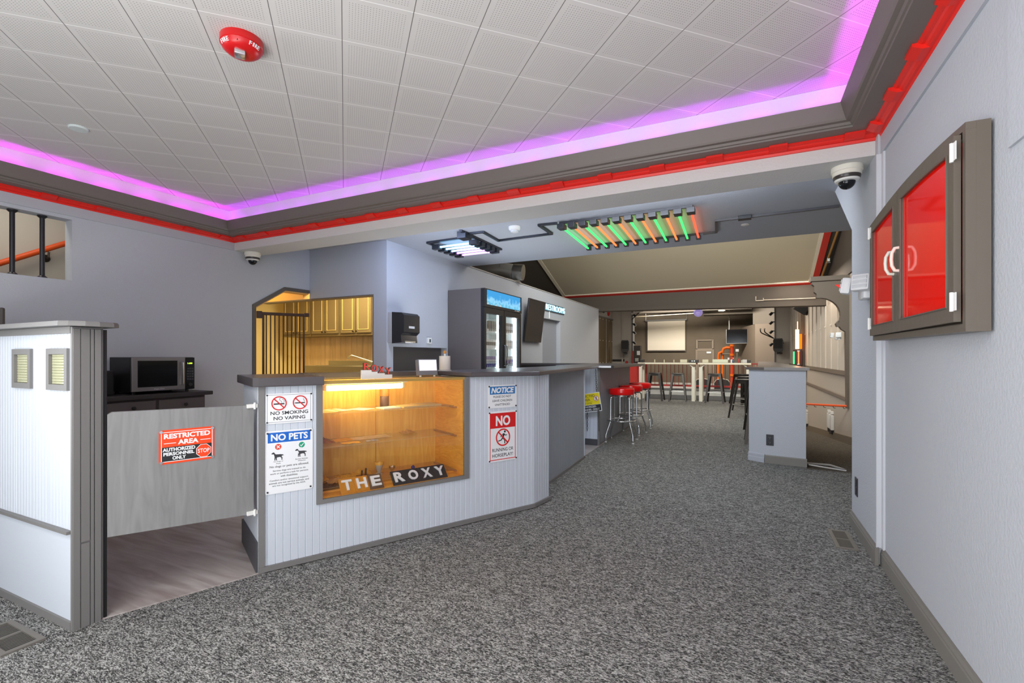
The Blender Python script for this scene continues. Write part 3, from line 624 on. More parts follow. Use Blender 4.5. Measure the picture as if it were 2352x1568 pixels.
MB().lathe([(.0285, .0665), (.032, .082), (.030, .088), (.026, .084), (.0245, .067)], n=20).build('goblet_rim', mat('goblet_gold', (226, 168, 60), .4), cu, smooth=50)
o = MB().lathe([(.020, 0), (.020, .003), (.004, .008), (.004, .02), (.016, .028), (.024, .045), (.022, .060), (.020, .058), (.02, .045), (0, .026)], n=18).at(cw(.86, .21, .384), ANG).build('tumbler_glass', glass('tumbler', (244, 236, 214), .25), None, smooth=50); tag(o, 'clear stemmed glass right of the ivory goblet', 'glass')
o = MB().sphere((0, 0, .014), .014).at(cw(1.045, .27, .384), ANG).build('blue_ball', mat('ball_blue', (60, 62, 150), .25), None, smooth=60); tag(o, 'small shiny blue and white ball alone on the lowest glass shelf', 'ball')
# letter boards leaning behind the glass
AMBER = mat('amber_rib', (206, 140, 30), .3); TILEB = mat('tile_black', (44, 42, 44), .4)
def letter_board(ch, u, wd, kind, label):
    t = thing('letter_board', label, 'letter board', (*uw(u, .022), .356), ANG, 'letter boards leaning in the display case')
    Mx = Matrix.Rotation(R(-42), 4, 'X'); h = .105
    if kind == 'rib':
        mb = MB().box((0, 0, 0), (wd, .003, h)); n = int(wd / .006)
        for i in range(n): mb.box((i * wd / n, -.002, .001), (i * wd / n + .003, 0, h - .001))
        mb.move(Mx).build('ribbed_backing', AMBER if ch != 'E' else mat('brown_rib', (110, 84, 62), .35), t)
    else: MB().bbox((0, 0, 0), (wd, .006, h), .0015).move(Mx).build('tile_backing', TILEB, t)
    MB().text(ch, (wd * .16, .018, wd * .86, h - .016), -.010, -.002, .03).move(Mx).build('raised_letter', SIGNW, t)
for ch, u, l in (('T', .455, 'amber ribbed letter board with a white T, leftmost in the display case'), ('H', .547, 'amber ribbed letter board with a white H, between T and E'), ('E', .639, 'brown ribbed letter board with a white E, beside the black tiles')): letter_board(ch, u, .091, 'rib', l)
for i, ch in enumerate('ROXY'): letter_board(ch, .795 + .101 * i, .099, 'tile', f'black letter tile with a white {ch} behind the case glass')

# ---- things on the counter
rs = thing('letter_sign', 'red outlined letters stepping down a small white base on the case top', 'sign', (*uw(.616, .12), 1.057), ANG)
MB().plate([(0, 0), (.208, 0), (.208, .026), (.156, .026), (.156, .036), (.106, .036), (.106, .046), (.066, .046), (.066, .058), (0, .058)], 0, .02).build('stepped_base', WHITE, rs)
for ch, x0, z0 in (('R', .012, .059), ('O', .062, .047), ('X', .110, .037), ('Y', .158, .027)):
    l = MB().text(ch, (x0, z0, x0 + .042, z0 + .047), -.002, .016, .02).build('letter', mat('letter_side_dark', (78, 62, 62), .4), rs)
    MB().text(ch, (x0 + .002, z0 + .002, x0 + .040, z0 + .045), -.005, -.0021, .0).build('letter_face', mat('letter_face_red', (226, 70, 60), .35), l)
sc = thing('payment_screen', 'white tilted payment screen with grey base on the case top', 'screen', (*uw(1.07, .22), 1.057), ANG)
Mx = Matrix.Rotation(R(-8), 4, 'X')
MB().bbox((0, 0, .012), (.152, .05, .13), .004).move(Mx).build('screen_body', mat('screen_grey', (120, 122, 128), .4), sc)
MB().box((.006, -.0015, .045), (.146, .0005, .124)).move(Mx).build('display', mat('screen_white', (236, 238, 244), .2, emit=((236, 238, 244), .35)), sc)
MB().cyl((.02, .02, 0), (.02, .02, .016), .008).cyl((.132, .02, 0), (.132, .02, .016), .008).build('foot', WHITE, sc)
pt = thing('paper_towel_holder', 'white paper towel roll with a wooden knob on the dark countertop', 'paper towels', (*uw(1.404, .45), 1.092), ANG)
MB().lathe([(.052, 0), (.052, .006), (.008, .008), (.008, .14)], n=28).build('holder_base', WHITE, pt, smooth=40)
MB().lathe([(.019, .0085), (.044, .0085), (.045, .012), (.045, .115), (.044, .118), (.019, .118), (.019, .0085)], n=32).build('paper_roll', mat('paper_roll', (232, 228, 220), .85, bump=.2, bscale=120), pt, smooth=40)
MB().sphere((0, 0, .148), .0145).build('knob', mat('knob_wood', (212, 148, 66), .45), pt, smooth=60)

# ---- signs
def sign(name, label, loc, rotz, w, h, r=.012, m=SIGNW, t=.002, cat='sign', tilt=0):
    s_ = thing(name, label, cat, loc, rotz); pts = []
    for cx, cz, a0 in ((w - r, h - r, 0), (r, h - r, 90), (r, r, 180), (w - r, r, 270)):
        for i in range(5): a = R(a0 + i * 22.5); pts.append((cx + r * math.cos(a), cz + r * math.sin(a)))
    MB().plate(pts, -t, 0).build('plate', m, s_); return s_
Y1, Y2, Y3, Y4 = -.0021, -.0027, -.0033, -.0039
def screws(s_, w, h, r=.0045, e=.009, m=None):
    for x in (e, w - e):
        for z in (e, h - e): MB().disc((x, z), r, -.006, -.002, 12).build('screw', m or mat('screw_dark', (50, 50, 54), .4, .5), s_)
def prohib(s_, c, r, t=.0075, m=SRED, y=Y4):
    MB().ring(c, r, t, y, y + .0012).stroke((c[0] - r * .68, c[1] + r * .68), (c[0] + r * .68, c[1] - r * .68), t, y, y + .0012).build('prohibition_ring', m, s_)
FY = -.016   # signs hang proud of the beadboard
s1 = sign('no_smoking_sign', 'white no smoking and no vaping sign at the top left of the counter front', (*uw(.030, -.003), .824), ANG, .251, .171)
screws(s1, .251, .171)
MB().ring((0, 0), .0, .0, 0, 0, 3)
fr = MB()
for a, b in (((.012, .008), (.239, .010)), ((.012, .161), (.239, .163)), ((.010, .010), (.012, .161)), ((.239, .010), (.241, .161))): fr.box((a[0], Y1, a[1]), (b[0], Y1 + .001, b[1]))
fr.build('border_line', mat('line_grey', (120, 124, 130), .5), s1)
MB().text('NO SMOKING', (.026, .050, .226, .070), Y1, Y1 + .0008, .018).text('NO VAPING', (.042, .020, .210, .040), Y1, Y1 + .0008, .018).build('lettering', INK, s1)
cg = MB().box((.042, Y2, .108), (.098, Y2 + .001, .115)).box((.157, Y2, .109), (.196, Y2 + .001, .115)).box((.152, Y2, .110), (.157, Y2 + .001, .114)).box((.196, Y2, .109), (.208, Y2 + .001, .115))
cg.tube([(.085, Y2, .118), (.080, Y2, .128), (.072, Y2, .134), (.074, Y2, .144), (.084, Y2, .146)], .001, 5).tube([(.094, Y2, .118), (.098, Y2, .127), (.092, Y2, .134), (.086, Y2, .138)], .001, 5).tube([(.206, Y2, .118), (.203, Y2, .128), (.198, Y2, .136)], .001, 5)
cg.build('cigarette_symbol', INK, s1)
prohib(s1, (.070, .115), .040, .006); prohib(s1, (.182, .115), .040, .006)
s2 = sign('no_pets_sign', 'tall white no pets sign with a blue band below the no smoking sign', (*uw(.028, -.003), .430), ANG, .254, .355)
screws(s2, .254, .355, .005, .013)
MB().box((.014, Y1, .287), (.240, Y1 + .001, .345)).build('blue_band', SBLUE, s2)
MB().text('NO PETS', (.030, .297, .226, .336), Y2, Y2 + .0008, .035).build('lettering', SIGNW, s2)
MB().disc((.068, .263), .0165, Y1, Y1 + .001).build('cross_badge', mat('badge_red', (222, 70, 44), .4), s2)
MB().stroke((.060, .255), (.076, .271), .0045, Y2, Y2 + .001).stroke((.060, .271), (.076, .255), .0045, Y2 - .0003, Y2 + .0007).build('cross_mark', SIGNW, s2)
MB().disc((.193, .262), .0165, Y1, Y1 + .001).build('check_badge', SGREEN, s2)
MB().stroke((.184, .262), (.191, .255), .004, Y2, Y2 + .001).stroke((.190, .255), (.203, .270), .004, Y2 - .0003, Y2 + .0007).build('check_mark', SIGNW, s2)
dog = [(0, .80), (.06, .86), (.10, .93), (.17, .96), (.24, .93), (.28, .80), (.36, .70), (.70, .68), (.80, .66), (.90, .56), (1.0, .50), (.99, .54), (.90, .63), (.86, .66), (.84, .50), (.80, .40), (.88, .28), (.86, .06), (.92, 0), (.80, 0), (.80, .24), (.68, .36), (.52, .34), (.44, .32), (.43, .06), (.48, 0), (.36, 0), (.36, .30), (.30, .08), (.32, 0), (.24, 0), (.26, .42), (.22, .62), (.20, .74), (.12, .74), (.03, .75)]
for x0, z0, lab in ((.032, .188, 0), (.156, .194, 1)):
    MB().plate([(x0 + p[0] * .066, z0 + p[1] * .048) for p in dog], Y2, Y2 + .001).build('dog_silhouette', mat('silhouette', (58, 60, 64), .5), s2)
MB().stroke((.174, .234), (.186, .250), .0015, Y3, Y3 + .001).stroke((.180, .230), (.192, .250), .0015, Y3, Y3 + .001).stroke((.170, .230), (.176, .214), .004, Y3, Y3 + .001).build('harness', SIGNW, s2)
tx = MB()
def line(s_, z, x0, x1, h, mb, bold=.0): mb.text(s_, (x0, z, x1, z + h), Y1, Y1 + .0008, bold)
for s_, z, x0, x1, h in (('No Dogs or', .176, .044, .094, .0075), ('Pets', .166, .058, .080, .0065), ('Service Animals', .178, .158, .226, .0075), ('Welcome', .168, .172, .214, .0065), ('No dogs or pets are allowed.', .143, .024, .232, .0155), ('Service dogs are trained to do', .122, .040, .214, .0115),
        ('work or perform a task for persons', .106, .026, .228, .0115), ('with disabilities.', .091, .080, .172, .0105), ('Comfort and/or emotional support', .068, .024, .228, .0115), ('animals are not service animals, and', .053, .020, .232, .0115), ('are not recognized by the ADA.', .038, .038, .214, .0115)):
    line(s_, z, x0, x1, h, tx, .014)
tx.build('lettering', INK, s2)
s3 = sign('notice_sign', 'small white and blue notice sign at the right of the counter front', (*uw(1.519, -.003), .817), ANG, .267, .173, .008)
screws(s3, .267, .173, .006, .009)
MB().box((.016, Y1, .103), (.250, Y1 + .001, .163)).build('blue_band', mat('notice_blue', (52, 120, 180), .4), s3)
MB().text('NOTICE', (.028, .112, .240, .155), Y2, Y2 + .0008, .04, .22).build('heading', SIGNW, s3)
tx = MB(); line('PLEASE DO NOT', .077, .048, .212, .0165, tx, .012); line('LEAVE CHILDREN', .047, .040, .222, .0165, tx, .012); line('UNATTENDED', .017, .062, .202, .0165, tx, .012); tx.build('lettering', INK, s3)
s4 = sign('no_running_sign', 'tall red and white no running sign below the notice sign', (*uw(1.521, -.003), .413), ANG, .268, .380, .008)
screws(s4, .268, .380, .006, .010)
MB().box((.014, Y1, .252), (.254, Y1 + .001, .366)).box((.014, Y1, .012), (.020, Y1 + .001, .252)).box((.248, Y1, .012), (.254, Y1 + .001, .252)).box((.020, Y1, .012), (.248, Y1 + .001, .018)).build('red_panel', SRED, s4)
MB().text('NO', (.068, .268, .202, .345), Y2, Y2 + .0008, .035).build('heading', SIGNW, s4)
rn = MB().disc((.151, .222), .0085, Y2, Y2 + .001)
rn.stroke((.145, .208), (.130, .172), .014, Y2, Y2 + .001).stroke((.140, .208), (.122, .196), .006, Y2, Y2 + .001).stroke((.124, .198), (.112, .184), .006, Y2, Y2 + .001).stroke((.146, .204), (.158, .192), .006, Y2, Y2 + .001).stroke((.157, .193), (.171, .197), .006, Y2, Y2 + .001)
rn.stroke((.132, .175), (.150, .158), .0085, Y2, Y2 + .001).stroke((.149, .161), (.150, .132), .008, Y2, Y2 + .001).stroke((.130, .176), (.116, .158), .0085, Y2, Y2 + .001).stroke((.118, .160), (.090, .154), .007, Y2, Y2 + .001)
rn.build('running_figure', INK, s4)
prohib(s4, (.134, .180), .066, .010)
tx = MB(); line('RUNNING OR', .075, .036, .232, .026, tx, .012); line('HORSEPLAY!', .034, .036, .228, .026, tx, .012); tx.build('lettering', INK, s4)

# ---- swing gate with the restricted area sign
G0, G1 = Vector((-2.636, 1.172)), Vector((-2.432, 1.775)); gL = (G1 - G0).length; gA = math.atan2((G1 - G0).y, (G1 - G0).x)
gt = thing('swing_gate', 'grey wooden half-height swing gate between the partition and the counter', 'gate', (G0.x, G0.y, .335), gA)
mb = MB().extrude([(.004, .036), (gL - .012, .0), (gL - .012, .600), (.02, .610), (.004, .600)], lambda p, s: (p[0], (0, .03)[s], p[1]))
mb.build('gate_panel', wood('gate_grey_wood', (128, 128, 127), (142, 142, 141), (7, 7, .7), .5, 1.5, 4), gt)
for z in (.585, -.003):
    h = MB().bbox((gL - .048, -.012, z), (gL + .006, .008, z + .022), .003).cyl((gL - .01, -.012, z - .006), (gL - .01, -.012, z + .03), .006).build('hinge', WHITE, gt)
s5 = sign('restricted_area_sign', 'orange and black restricted area sign screwed to the swing gate', (*(G0 + (G1 - G0).normalized() * .197).to_tuple(), .672), gA, .237, .168, .012, SORANGE)
MB().box((.012, Y1, .010), (.226, Y1 + .001, .013)).box((.012, Y1, .155), (.226, Y1 + .001, .158)).box((.009, Y1, .010), (.012, Y1 + .001, .158)).box((.226, Y1, .010), (.229, Y1 + .001, .158)).build('white_border', SIGNW, s5)
MB().box((.012, Y1, .013), (.226, Y1 + .001, .083)).build('black_panel', INK, s5)
MB().text('RESTRICTED', (.020, .124, .218, .149), Y2, Y2 + .0008, .04).text('AREA', (.078, .092, .166, .116), Y2, Y2 + .0008, .04).box((.020, Y2, .100), (.070, Y2 + .0008, .103)).box((.174, Y2, .103), (.220, Y2 + .0008, .106)).build('heading', SIGNW, s5)
MB().text('AUTHORIZED', (.015, .061, .152, .079), Y2, Y2 + .0008, .04).text('PERSONNEL', (.018, .040, .148, .057), Y2, Y2 + .0008, .04).text('ONLY', (.055, .018, .112, .036), Y2, Y2 + .0008, .04).build('lettering', SIGNW, s5)
oc = lambda r: [(.189 + r * math.cos(R(22.5 + 45 * i)), .047 + r * math.sin(R(22.5 + 45 * i))) for i in range(8)]
MB().plate(oc(.036), Y2, Y2 + .0008).build('octagon_border', SIGNW, s5)
MB().plate(oc(.0335), Y3, Y3 + .0008).build('octagon', SORANGE, s5)
MB().text('STOP', (.163, .037, .215, .058), Y4, Y4 + .0008, .012).build('stop_lettering', SIGNW, s5)
screws(s5, .237, .168, .007, .009, CHROME)

# ================================================================ LOBBY: ceiling and wall fittings
fa = thing('fire_alarm', 'red round fire alarm horn with a clear strobe on the tiled ceiling', 'fire alarm', (-2.235, 1.555, CZ))
AR = mat('alarm_red', (206, 22, 26), .3)
MB().lathe([(.094, 0), (.096, -.004), (.096, -.034), (.092, -.036), (.091, -.038)], n=48).build('base_ring', AR, fa, smooth=40)
MB().lathe([(.0905, -.0381), (.086, -.052), (.070, -.066), (.045, -.076), (.0, -.078)], n=48).build('dome', AR, fa, smooth=40)
MB().bbox((-.022, -.030, -.098), (.034, .018, -.070), .008).at((.012, -.012, 0), R(-35)).build('strobe_lens', mat('strobe_clear', (220, 222, 226), .08, .85), fa, smooth=40)
l_ = MB()
for az in (4, -92):
    for i, ch in enumerate('FIRE'):
        a = R(az + (i - 1.5) * 9.5); wd = .006 if ch == 'I' else .012
        l_.join(MB().text(ch, (-wd / 2, -.010, wd / 2, .008), -.0012, .0012, .01).at((.0895 * math.cos(a), .0895 * math.sin(a), -.048), a + R(90), R(28)))
l_.build('lettering', SIGNW, fa)
MB().cbox((.052, -.062, -.050), (.016, .006, .006)).build('slot', mat('slot_dark', (70, 12, 14), .5), fa)
o = MB().lathe([(.055, 0), (.056, -.006), (.050, -.012), (0, -.013)], n=32).at((-4.10, 1.665, CZ)).build('sprinkler_cover', mat('cover_pale', (214, 224, 222), .5), None, smooth=40); tag(o, 'flat round white sprinkler cover on the tiled ceiling at far left', 'sprinkler cover')
def dome_cam(loc, label):
    t = thing('dome_camera', label, 'camera', loc)
    MB().lathe([(.084, 0), (.085, -.004), (.085, -.030), (.078, -.034), (.078, -.052), (.074, -.056)], n=40).build('housing', mat('camera_cream', (232, 228, 216), .4), t, smooth=35)
    MB().lathe([(.0735, -.0562), (.072, -.072), (.068, -.078)], n=40).build('dark_band', mat('camera_band', (60, 54, 52), .3), t, smooth=35)
    MB().lathe([(.0675, -.0782), (.062, -.088), (.047, -.092)], n=40).build('trim_ring', WHITE, t, smooth=35)
    MB().lathe([(.046 * math.cos(R(a)), -.0922 - .046 * math.sin(R(a))) for a in range(0, 91, 10)], n=32).build('lens_dome', mat('lens_dark', (34, 36, 40), .06, .4), t, smooth=60)
dome_cam((.588, 3.625, 2.392), 'white dome camera under the beam beside the right wall')
dome_cam((-5.045, 3.640, 2.392), 'white dome camera under the left end of the beam')
sd = thing('smoke_detector', 'round white smoke detector on the bar ceiling between the two light racks', 'smoke detector', (-2.215, 4.655, 2.603))
MB().lathe([(.064, 0), (.064, -.024), (.056, -.036), (.046, -.040)], n=32).build('detector_base', WHITE, sd, smooth=35)
MB().lathe([(.0455, -.0402), (.044, -.058), (.034, -.064), (0, -.065)], n=32).build('detector_chamber', mat('detector_grey', (205, 208, 210), .4), sd, smooth=35)
for p, lb in (((-3.05, 5.68, 2.603), 'small flat white disc on the bar ceiling beside the blue light rack'), ((.02, 5.63, 2.603), 'small flat white disc on the bar ceiling below the junction box')):
    o = MB().lathe([(.040, 0), (.041, -.005), (.034, -.010), (0, -.011)], n=28).at(p).build('sprinkler_cover', WHITE, None, smooth=40); tag(o, lb, 'sprinkler cover')
# ---- neon tube racks and raceway on the bar ceiling
RK = mat('rack_black', (34, 36, 42), .4); z0 = 2.603
rk = thing('light_rack', 'long ceiling rack of alternating green and orange glowing tubes', 'light', (-1.07, 5.24, z0))
def rail(mb, a, b, w=.022, h=.022):
    d = Vector((b[0] - a[0], b[1] - a[1])); d.normalize(); n = Vector((-d.y, d.x)) * w / 2
    return mb.prism([(a[0] + n.x, a[1] + n.y), (a[0] - n.x, a[1] - n.y), (b[0] - n.x, b[1] - n.y), (b[0] + n.x, b[1] + n.y)], z0 - h, z0 - .0005)
rail(MB(), (-1.72, 4.70), (-.42, 4.70)).build('rack_rail', RK, rk, world=True); rail(MB(), (-1.74, 5.80), (-.44, 5.80)).build('rack_rail', RK, rk, world=True)
GRN = glow('tube_green', (50, 236, 84), 3.0); ORG = glow('tube_orange', (255, 94, 50), 2.7); ORR = glow('tube_red', (255, 66, 44), 2.8)
for i in range(12):
    x = -1.70 + i * .1150; xe = -1.735 + i * .1165
    c = GRN if i % 2 == 0 else ORG
    if i == 11: c = ORR
    MB().cyl((x, 4.78, z0 - .050), (xe, 5.775, z0 - .050), .0105, 10).build('green_tube' if i % 2 == 0 else 'orange_tube', c, rk, smooth=40, world=True)
    MB().bbox((x - .036, 4.665, z0 - .072), (x + .036, 4.775, z0 - .023), .004).build('tube_holder', RK, rk, world=True)
    MB().bbox((xe - .026, 5.778, z0 - .066), (xe + .026, 5.84, z0 - .023), .004).build('tube_holder', RK, rk, world=True)
rk = thing('light_rack', 'short ceiling rack of white, blue and violet glowing tubes near the left wall', 'light', (-3.12, 5.1, z0))
rail(MB(), (-2.80, 4.50), (-2.82, 5.52), .035).build('rack_rail', RK, rk, world=True); rail(MB(), (-3.46, 4.80), (-3.50, 5.52), .03).build('rack_rail', RK, rk, world=True); rail(MB(), (-3.46, 4.80), (-2.82, 4.78), .03).build('rack_rail', RK, rk, world=True)
MB().bbox((-2.885, 4.56, z0 - .075), (-2.775, 4.70, z0 - .001), .004).build('feed_box', RK, rk, world=True)
for i in range(5):
    y = 4.90 + i * .128; c = glow('tube_ice', (140, 210, 255), 3.6) if i < 3 else glow('tube_violet', (206, 140, 255), 3.4)
    MB().cyl((-3.335, y, z0 - .055), (-2.91, y - .01, z0 - .055), .012, 10).build('ice_tube' if i < 3 else 'violet_tube', c, rk, smooth=40, world=True)
    MB().bbox((-3.44, y - .034, z0 - .082), (-3.335, y + .034, z0 - .023), .004).build('tube_holder', RK, rk, world=True)
    MB().bbox((-2.91, y - .040, z0 - .078), (-2.80, y + .028, z0 - .023), .004).build('tube_holder', RK, rk, world=True)
rw = thing('cable_raceway', 'dark stepped cable raceway on the bar ceiling joining the two light racks', 'raceway', (-2.2, 4.9, z0))
mb = MB()
for a, b in (((-2.77, 4.655), (-2.603, 4.661)), ((-2.603, 4.65), (-2.632, 5.095)), ((-2.64, 5.086), (-1.935, 5.061)), ((-1.945, 5.07), (-1.937, 4.665)), ((-1.945, 4.671), (-1.742, 4.69))): rail(mb, a, b, .03)
mb.build('raceway_run', RK, rw, world=True)
rw = thing('cable_raceway', 'dark cable raceway with junction box running to the right wall', 'raceway', (.1, 5.4, z0))
mb = MB(); GR = mat('raceway_grey', (74, 74, 78), .4)
for a, b in (((-.405, 5.803), (-.268, 5.79)), ((-.268, 5.80), (-.246, 5.30)), ((-.255, 5.309), (.80, 5.283))): rail(mb, a, b, .026)
mb.build('raceway_run', GR, rw, world=True)
MB().bbox((-.045, 5.25, z0 - .034), (.075, 5.34, z0 - .001), .004).build('junction_box', RK, rw, world=True)
# ---- red-glazed wall cabinet on the right wall
cb = thing('wall_cabinet', 'brown painted wall cabinet with two red glazed doors on the right wall', 'cabinet', (XR, 2.65, 1.285))
CBM = mat('cabinet_brown', (100, 92, 82), .42, bump=.25, bscale=22); xf = .655
def ztop(y): return 1.967 + .030 * (1 - ((y - 2.66) / .62) ** 2) - .012 * (y - 2.054) / 1.24
ys = [2.054 + 1.24 * i / 12 for i in range(13)]
out = [(2.054, 1.284)] + [(y, ztop(y)) for y in ys] + [(3.294, 1.292)]
MB().plateX(out, .682, XR - .0095).plateX([(2.054, 1.284), (2.054, ztop(2.054) - .0242), (2.078, ztop(2.078) - .0242), (2.078, 1.310), (3.270, 1.316), (3.270, ztop(3.27) - .0242), (3.294, ztop(3.294) - .0242), (3.294, 1.292)], xf, .6819).plateX([(y, ztop(y)) for y in ys] + [(y, ztop(y) - .024) for y in ys[::-1]], xf, .6818).build('cabinet_box', CBM, cb, world=True)
MB().plateX([(2.10, 1.33)] + [(y, ztop(y) - .04) for y in ys[1:-1]] + [(3.25, 1.33)], .676, .6818).build('red_back', RED, cb, world=True)
def cdoor(y0, y1, hinge_y, hy, g):
    f = 18; st = .052
    o_ = [(y0, 1.318)] + [(y0 + (y1 - y0) * i / f, ztop(y0 + (y1 - y0) * i / f) - .03) for i in range(f + 1)] + [(y1, 1.318)]
    a, b = y0 + st, y1 - st
    i_ = [(a, 1.318 + st)] + [(a + (b - a) * i / f, ztop(a + (b - a) * i / f) - .03 - st) for i in range(f + 1)] + [(b, 1.318 + st)]
    n = len(o_); mb = MB()
    vs = [(xf - .02, *p) for p in o_] + [(xf - .02, *p) for p in i_] + [(xf - .0005, *p) for p in o_] + [(xf - .0005, *p) for p in i_]; fs = []
    for i in range(n):
        j = (i + 1) % n; fs += [(i, j, n + j, n + i), (2 * n + i, 3 * n + i, 3 * n + j, 2 * n + j), (i, 2 * n + i, 2 * n + j, j), (n + i, n + j, 3 * n + j, 3 * n + i)]
    d = mb.add(vs, fs).build('door', CBM, cb, world=True)
    bd = MB(); bd.tube([(xf - .021, *p) for p in i_], .0045, 6, closed=True); bd.build('glazing_bead', CBM, d, world=True)
    MB().plateX(i_, xf - .010, xf - .006).build('door_glass', mat('red_glazing', (255, 20, 8), .06), d, world=True)
    yy, zz = hy, 1.64
    MB().tube([(xf - .02, yy, zz + .052), (xf - .040, yy, zz + .050), (xf - .050, yy, zz + .028), (xf - .052, yy, zz), (xf - .050, yy, zz - .028), (xf - .040, yy, zz - .050), (xf - .02, yy, zz - .052)], .0075, 8).build('handle', mat('handle_cream', (232, 226, 214), .3), d, smooth=50, world=True)
    for z in (1.385, 1.885):
        MB().box((xf - .0225, hinge_y - .028, z - .03), (xf - .020, hinge_y + .012, z + .03)).cyl((xf - .024, hinge_y, z - .032), (xf - .024, hinge_y, z + .032), .006, 8).build('hinge', mat('hinge_white', (228, 228, 226), .35), d, world=True)
cdoor(2.745, 3.262, 3.262, 2.79, 0); cdoor(2.088, 2.735, 2.09, 2.69, 1)
# ---- emergency light
def emergency(loc, rotz, label):
    t = thing('emergency_light', label, 'emergency light', loc, rotz); EW = mat('emergency_white', (228, 230, 232), .35)
    MB().bbox((-.075, -.05, -.06), (.075, 0, .05), .015).build('body', EW, t, smooth=40)
    for x, a, yo in ((-.045, -14, -.085), (.062, 58, -.045)):
        h = MB().bbox((-.048, -.055, -.05), (.048, -.004, .05), .012).at((x, yo, .028), R(a), R(-10)).build('lamp_head', EW, t, smooth=40)
        for zz in (-.027, 0, .027): MB().bbox((-.038, -.060, zz - .010), (.038, -.0552, zz + .010), .002).at((x, yo, .028), R(a), R(-10)).build('lens_bar', mat('lens_frost', (206, 210, 214), .15), h)
emergency((.703, 3.60, 1.615), R(-90), 'white twin-head emergency light on the right wall below the beam')
def outlet(loc, rotz, label, dark=True):
    t = thing('wall_outlet', label, 'outlet', loc, rotz); c = mat('outlet_dark', (44, 46, 54), .35)
    MB().bbox((-.038, -.006, -.062), (.038, 0, .062), .002).build('cover_plate', c, t)
    for z in (.028, -.028): 
        s_ = MB().bbox((-.018, -.009, z - .022), (.018, -.0062, z + .022), .002).build('socket', mat('socket_dark', (30, 32, 38), .3), t)
        MB().cbox((-.007, -.0092, z + .004), (.003, .001, .010)).cbox((.007, -.0092, z + .004), (.003, .001, .010)).cbox((0, -.0092, z - .012), (.005, .001, .005)).build('slot', mat('slot_grey', (150, 150, 150), .4), s_)
outlet((.703, 3.985, .312), R(-90), 'dark wall outlet low on the right wall near its end')
da = math.atan2(6.103 - 6.165, .62 - .225)
outlet((.275, 6.157, .262), da, 'dark wall outlet low on the end of the divider wall')
def vent(c, w, l, rotz, label, n):
    t = thing('floor_vent', label, 'vent', (c[0], c[1], .0), rotz); VM = mat('vent_taupe', (112, 108, 101), .5)
    MB().box((-w / 2, -l / 2, 0), (w / 2, -l / 2 + .022, .008)).box((-w / 2, l / 2 - .022, 0), (w / 2, l / 2, .008)).box((-w / 2, -l / 2 + .022, 0), (-w / 2 + .022, l / 2 - .022, .008)).box((w / 2 - .022, -l / 2 + .022, 0), (w / 2, l / 2 - .022, .008)).box((-w / 2 + .022, -.006, 0), (w / 2 - .022, .006, .0075)).build('vent_frame', VM, t)
    MB().box((-w / 2 + .022, -l / 2 + .022, .0005), (w / 2 - .022, l / 2 - .022, .002)).build('vent_well', mat('vent_dark', (24, 24, 24), .8), t)
    sl_ = MB(); m_ = int((l - .05) / .014)
    for i in range(m_):
        y = -l / 2 + .027 + i * .014
        if abs(y) < .008: continue
        sl_.box((-w / 2 + .022, y - .0015, .0038), (w / 2 - .022, y + .002, .0062))
    sl_.build('louvres', VM, t)
vent((-2.835, .905), .14, .33, R(90), 'taupe louvred floor vent in the carpet before the partition', 0)
vent((.588, 3.775), .12, .36, 0, 'taupe louvred floor vent in the carpet beside the right wall', 0)
# ---- stair opening: poles, handrail
for y, lb in ((1.692, 'leftmost dark metal pole standing in the stair opening'), (1.872, 'dark metal pole nearest the right edge of the stair opening')):
    t = thing('metal_pole', lb, 'pole', (-5.2, y, 1.849)); PM = mat('pole_dark', (50, 50, 54), .35, .5)
    MB().cyl((0, 0, .012), (0, 0, .505), .0165, 16).build('shaft', PM, t, smooth=40)
    for z, q in ((0, 1), (.517, -1)): MB().lathe([(.032, z), (.032, z + q * .010), (.019, z + q * .022)], n=16).build('flange', PM, t, smooth=35)
hr = thing('handrail', 'orange wooden handrail on a bracket rising behind the stair opening', 'handrail', (-6.08, 1.9, 1.9))
MB().tube([(-6.07, 1.2, 1.635), (-6.07, 2.9, 2.655)], .026, 16).build('rail', BRASSY, hr, smooth=40, world=True)
MB().lathe([(.036, 0), (.036, .012), (.012, .02), (.012, .045)], (-6.15, 2.235, 2.165), 20, 'x').tube([(-6.108, 2.235, 2.165), (-6.08, 2.235, 2.175), (-6.07, 2.235, 2.222)], .009, 8).build('bracket', mat('bracket_bronze', (70, 58, 50), .35, .6), hr, smooth=40, world=True)
# ---- behind the gate: low cabinet, microwave, black box; chair behind the partition
lc = thing('low_cabinet', 'dark low cabinet with two drawers under the microwave by the left wall', 'cabinet', (-4.92, 2.2, 0))
LCM = mat('cabinet_charcoal', (74, 68, 68), .5)
MB().box((-5.12, 1.86, .0), (-4.72, 2.90, .835)).build('carcass', LCM, lc, world=True)
slab([(-5.13, 1.83), (-4.68, 1.83), (-4.68, 2.955), (-5.13, 2.955)], .836, .872, 'c').build('cabinet_top', mat('cabinet_top_black', (50, 46, 48), .45, bump=.2, bscale=150), lc, world=True)
for y0, y1 in ((2.06, 2.46), (2.485, 2.885)):
    d = MB().bbox((-4.72, y0, .69), (-4.703, y1, .815), .004).build('drawer', mat('drawer_charcoal', (86, 78, 78), .5), lc, world=True)
    MB().lathe([(.006, 0), (.006, .01), (.016, .016), (.016, .024), (0, .027)], (-4.703, (y0 + y1) / 2 + .02, .762), 16, 'x').build('knob', BLACK, d, smooth=40, world=True)
    MB().bbox((-4.72, y0, .08), (-4.703, y1, .67), .004).build('cabinet_door', mat('drawer_charcoal', (86, 78, 78), .5), lc, world=True)
mw = thing('microwave_oven', 'steel and black microwave oven standing on the low dark cabinet', 'microwave', (-4.93, 2.56, .872))
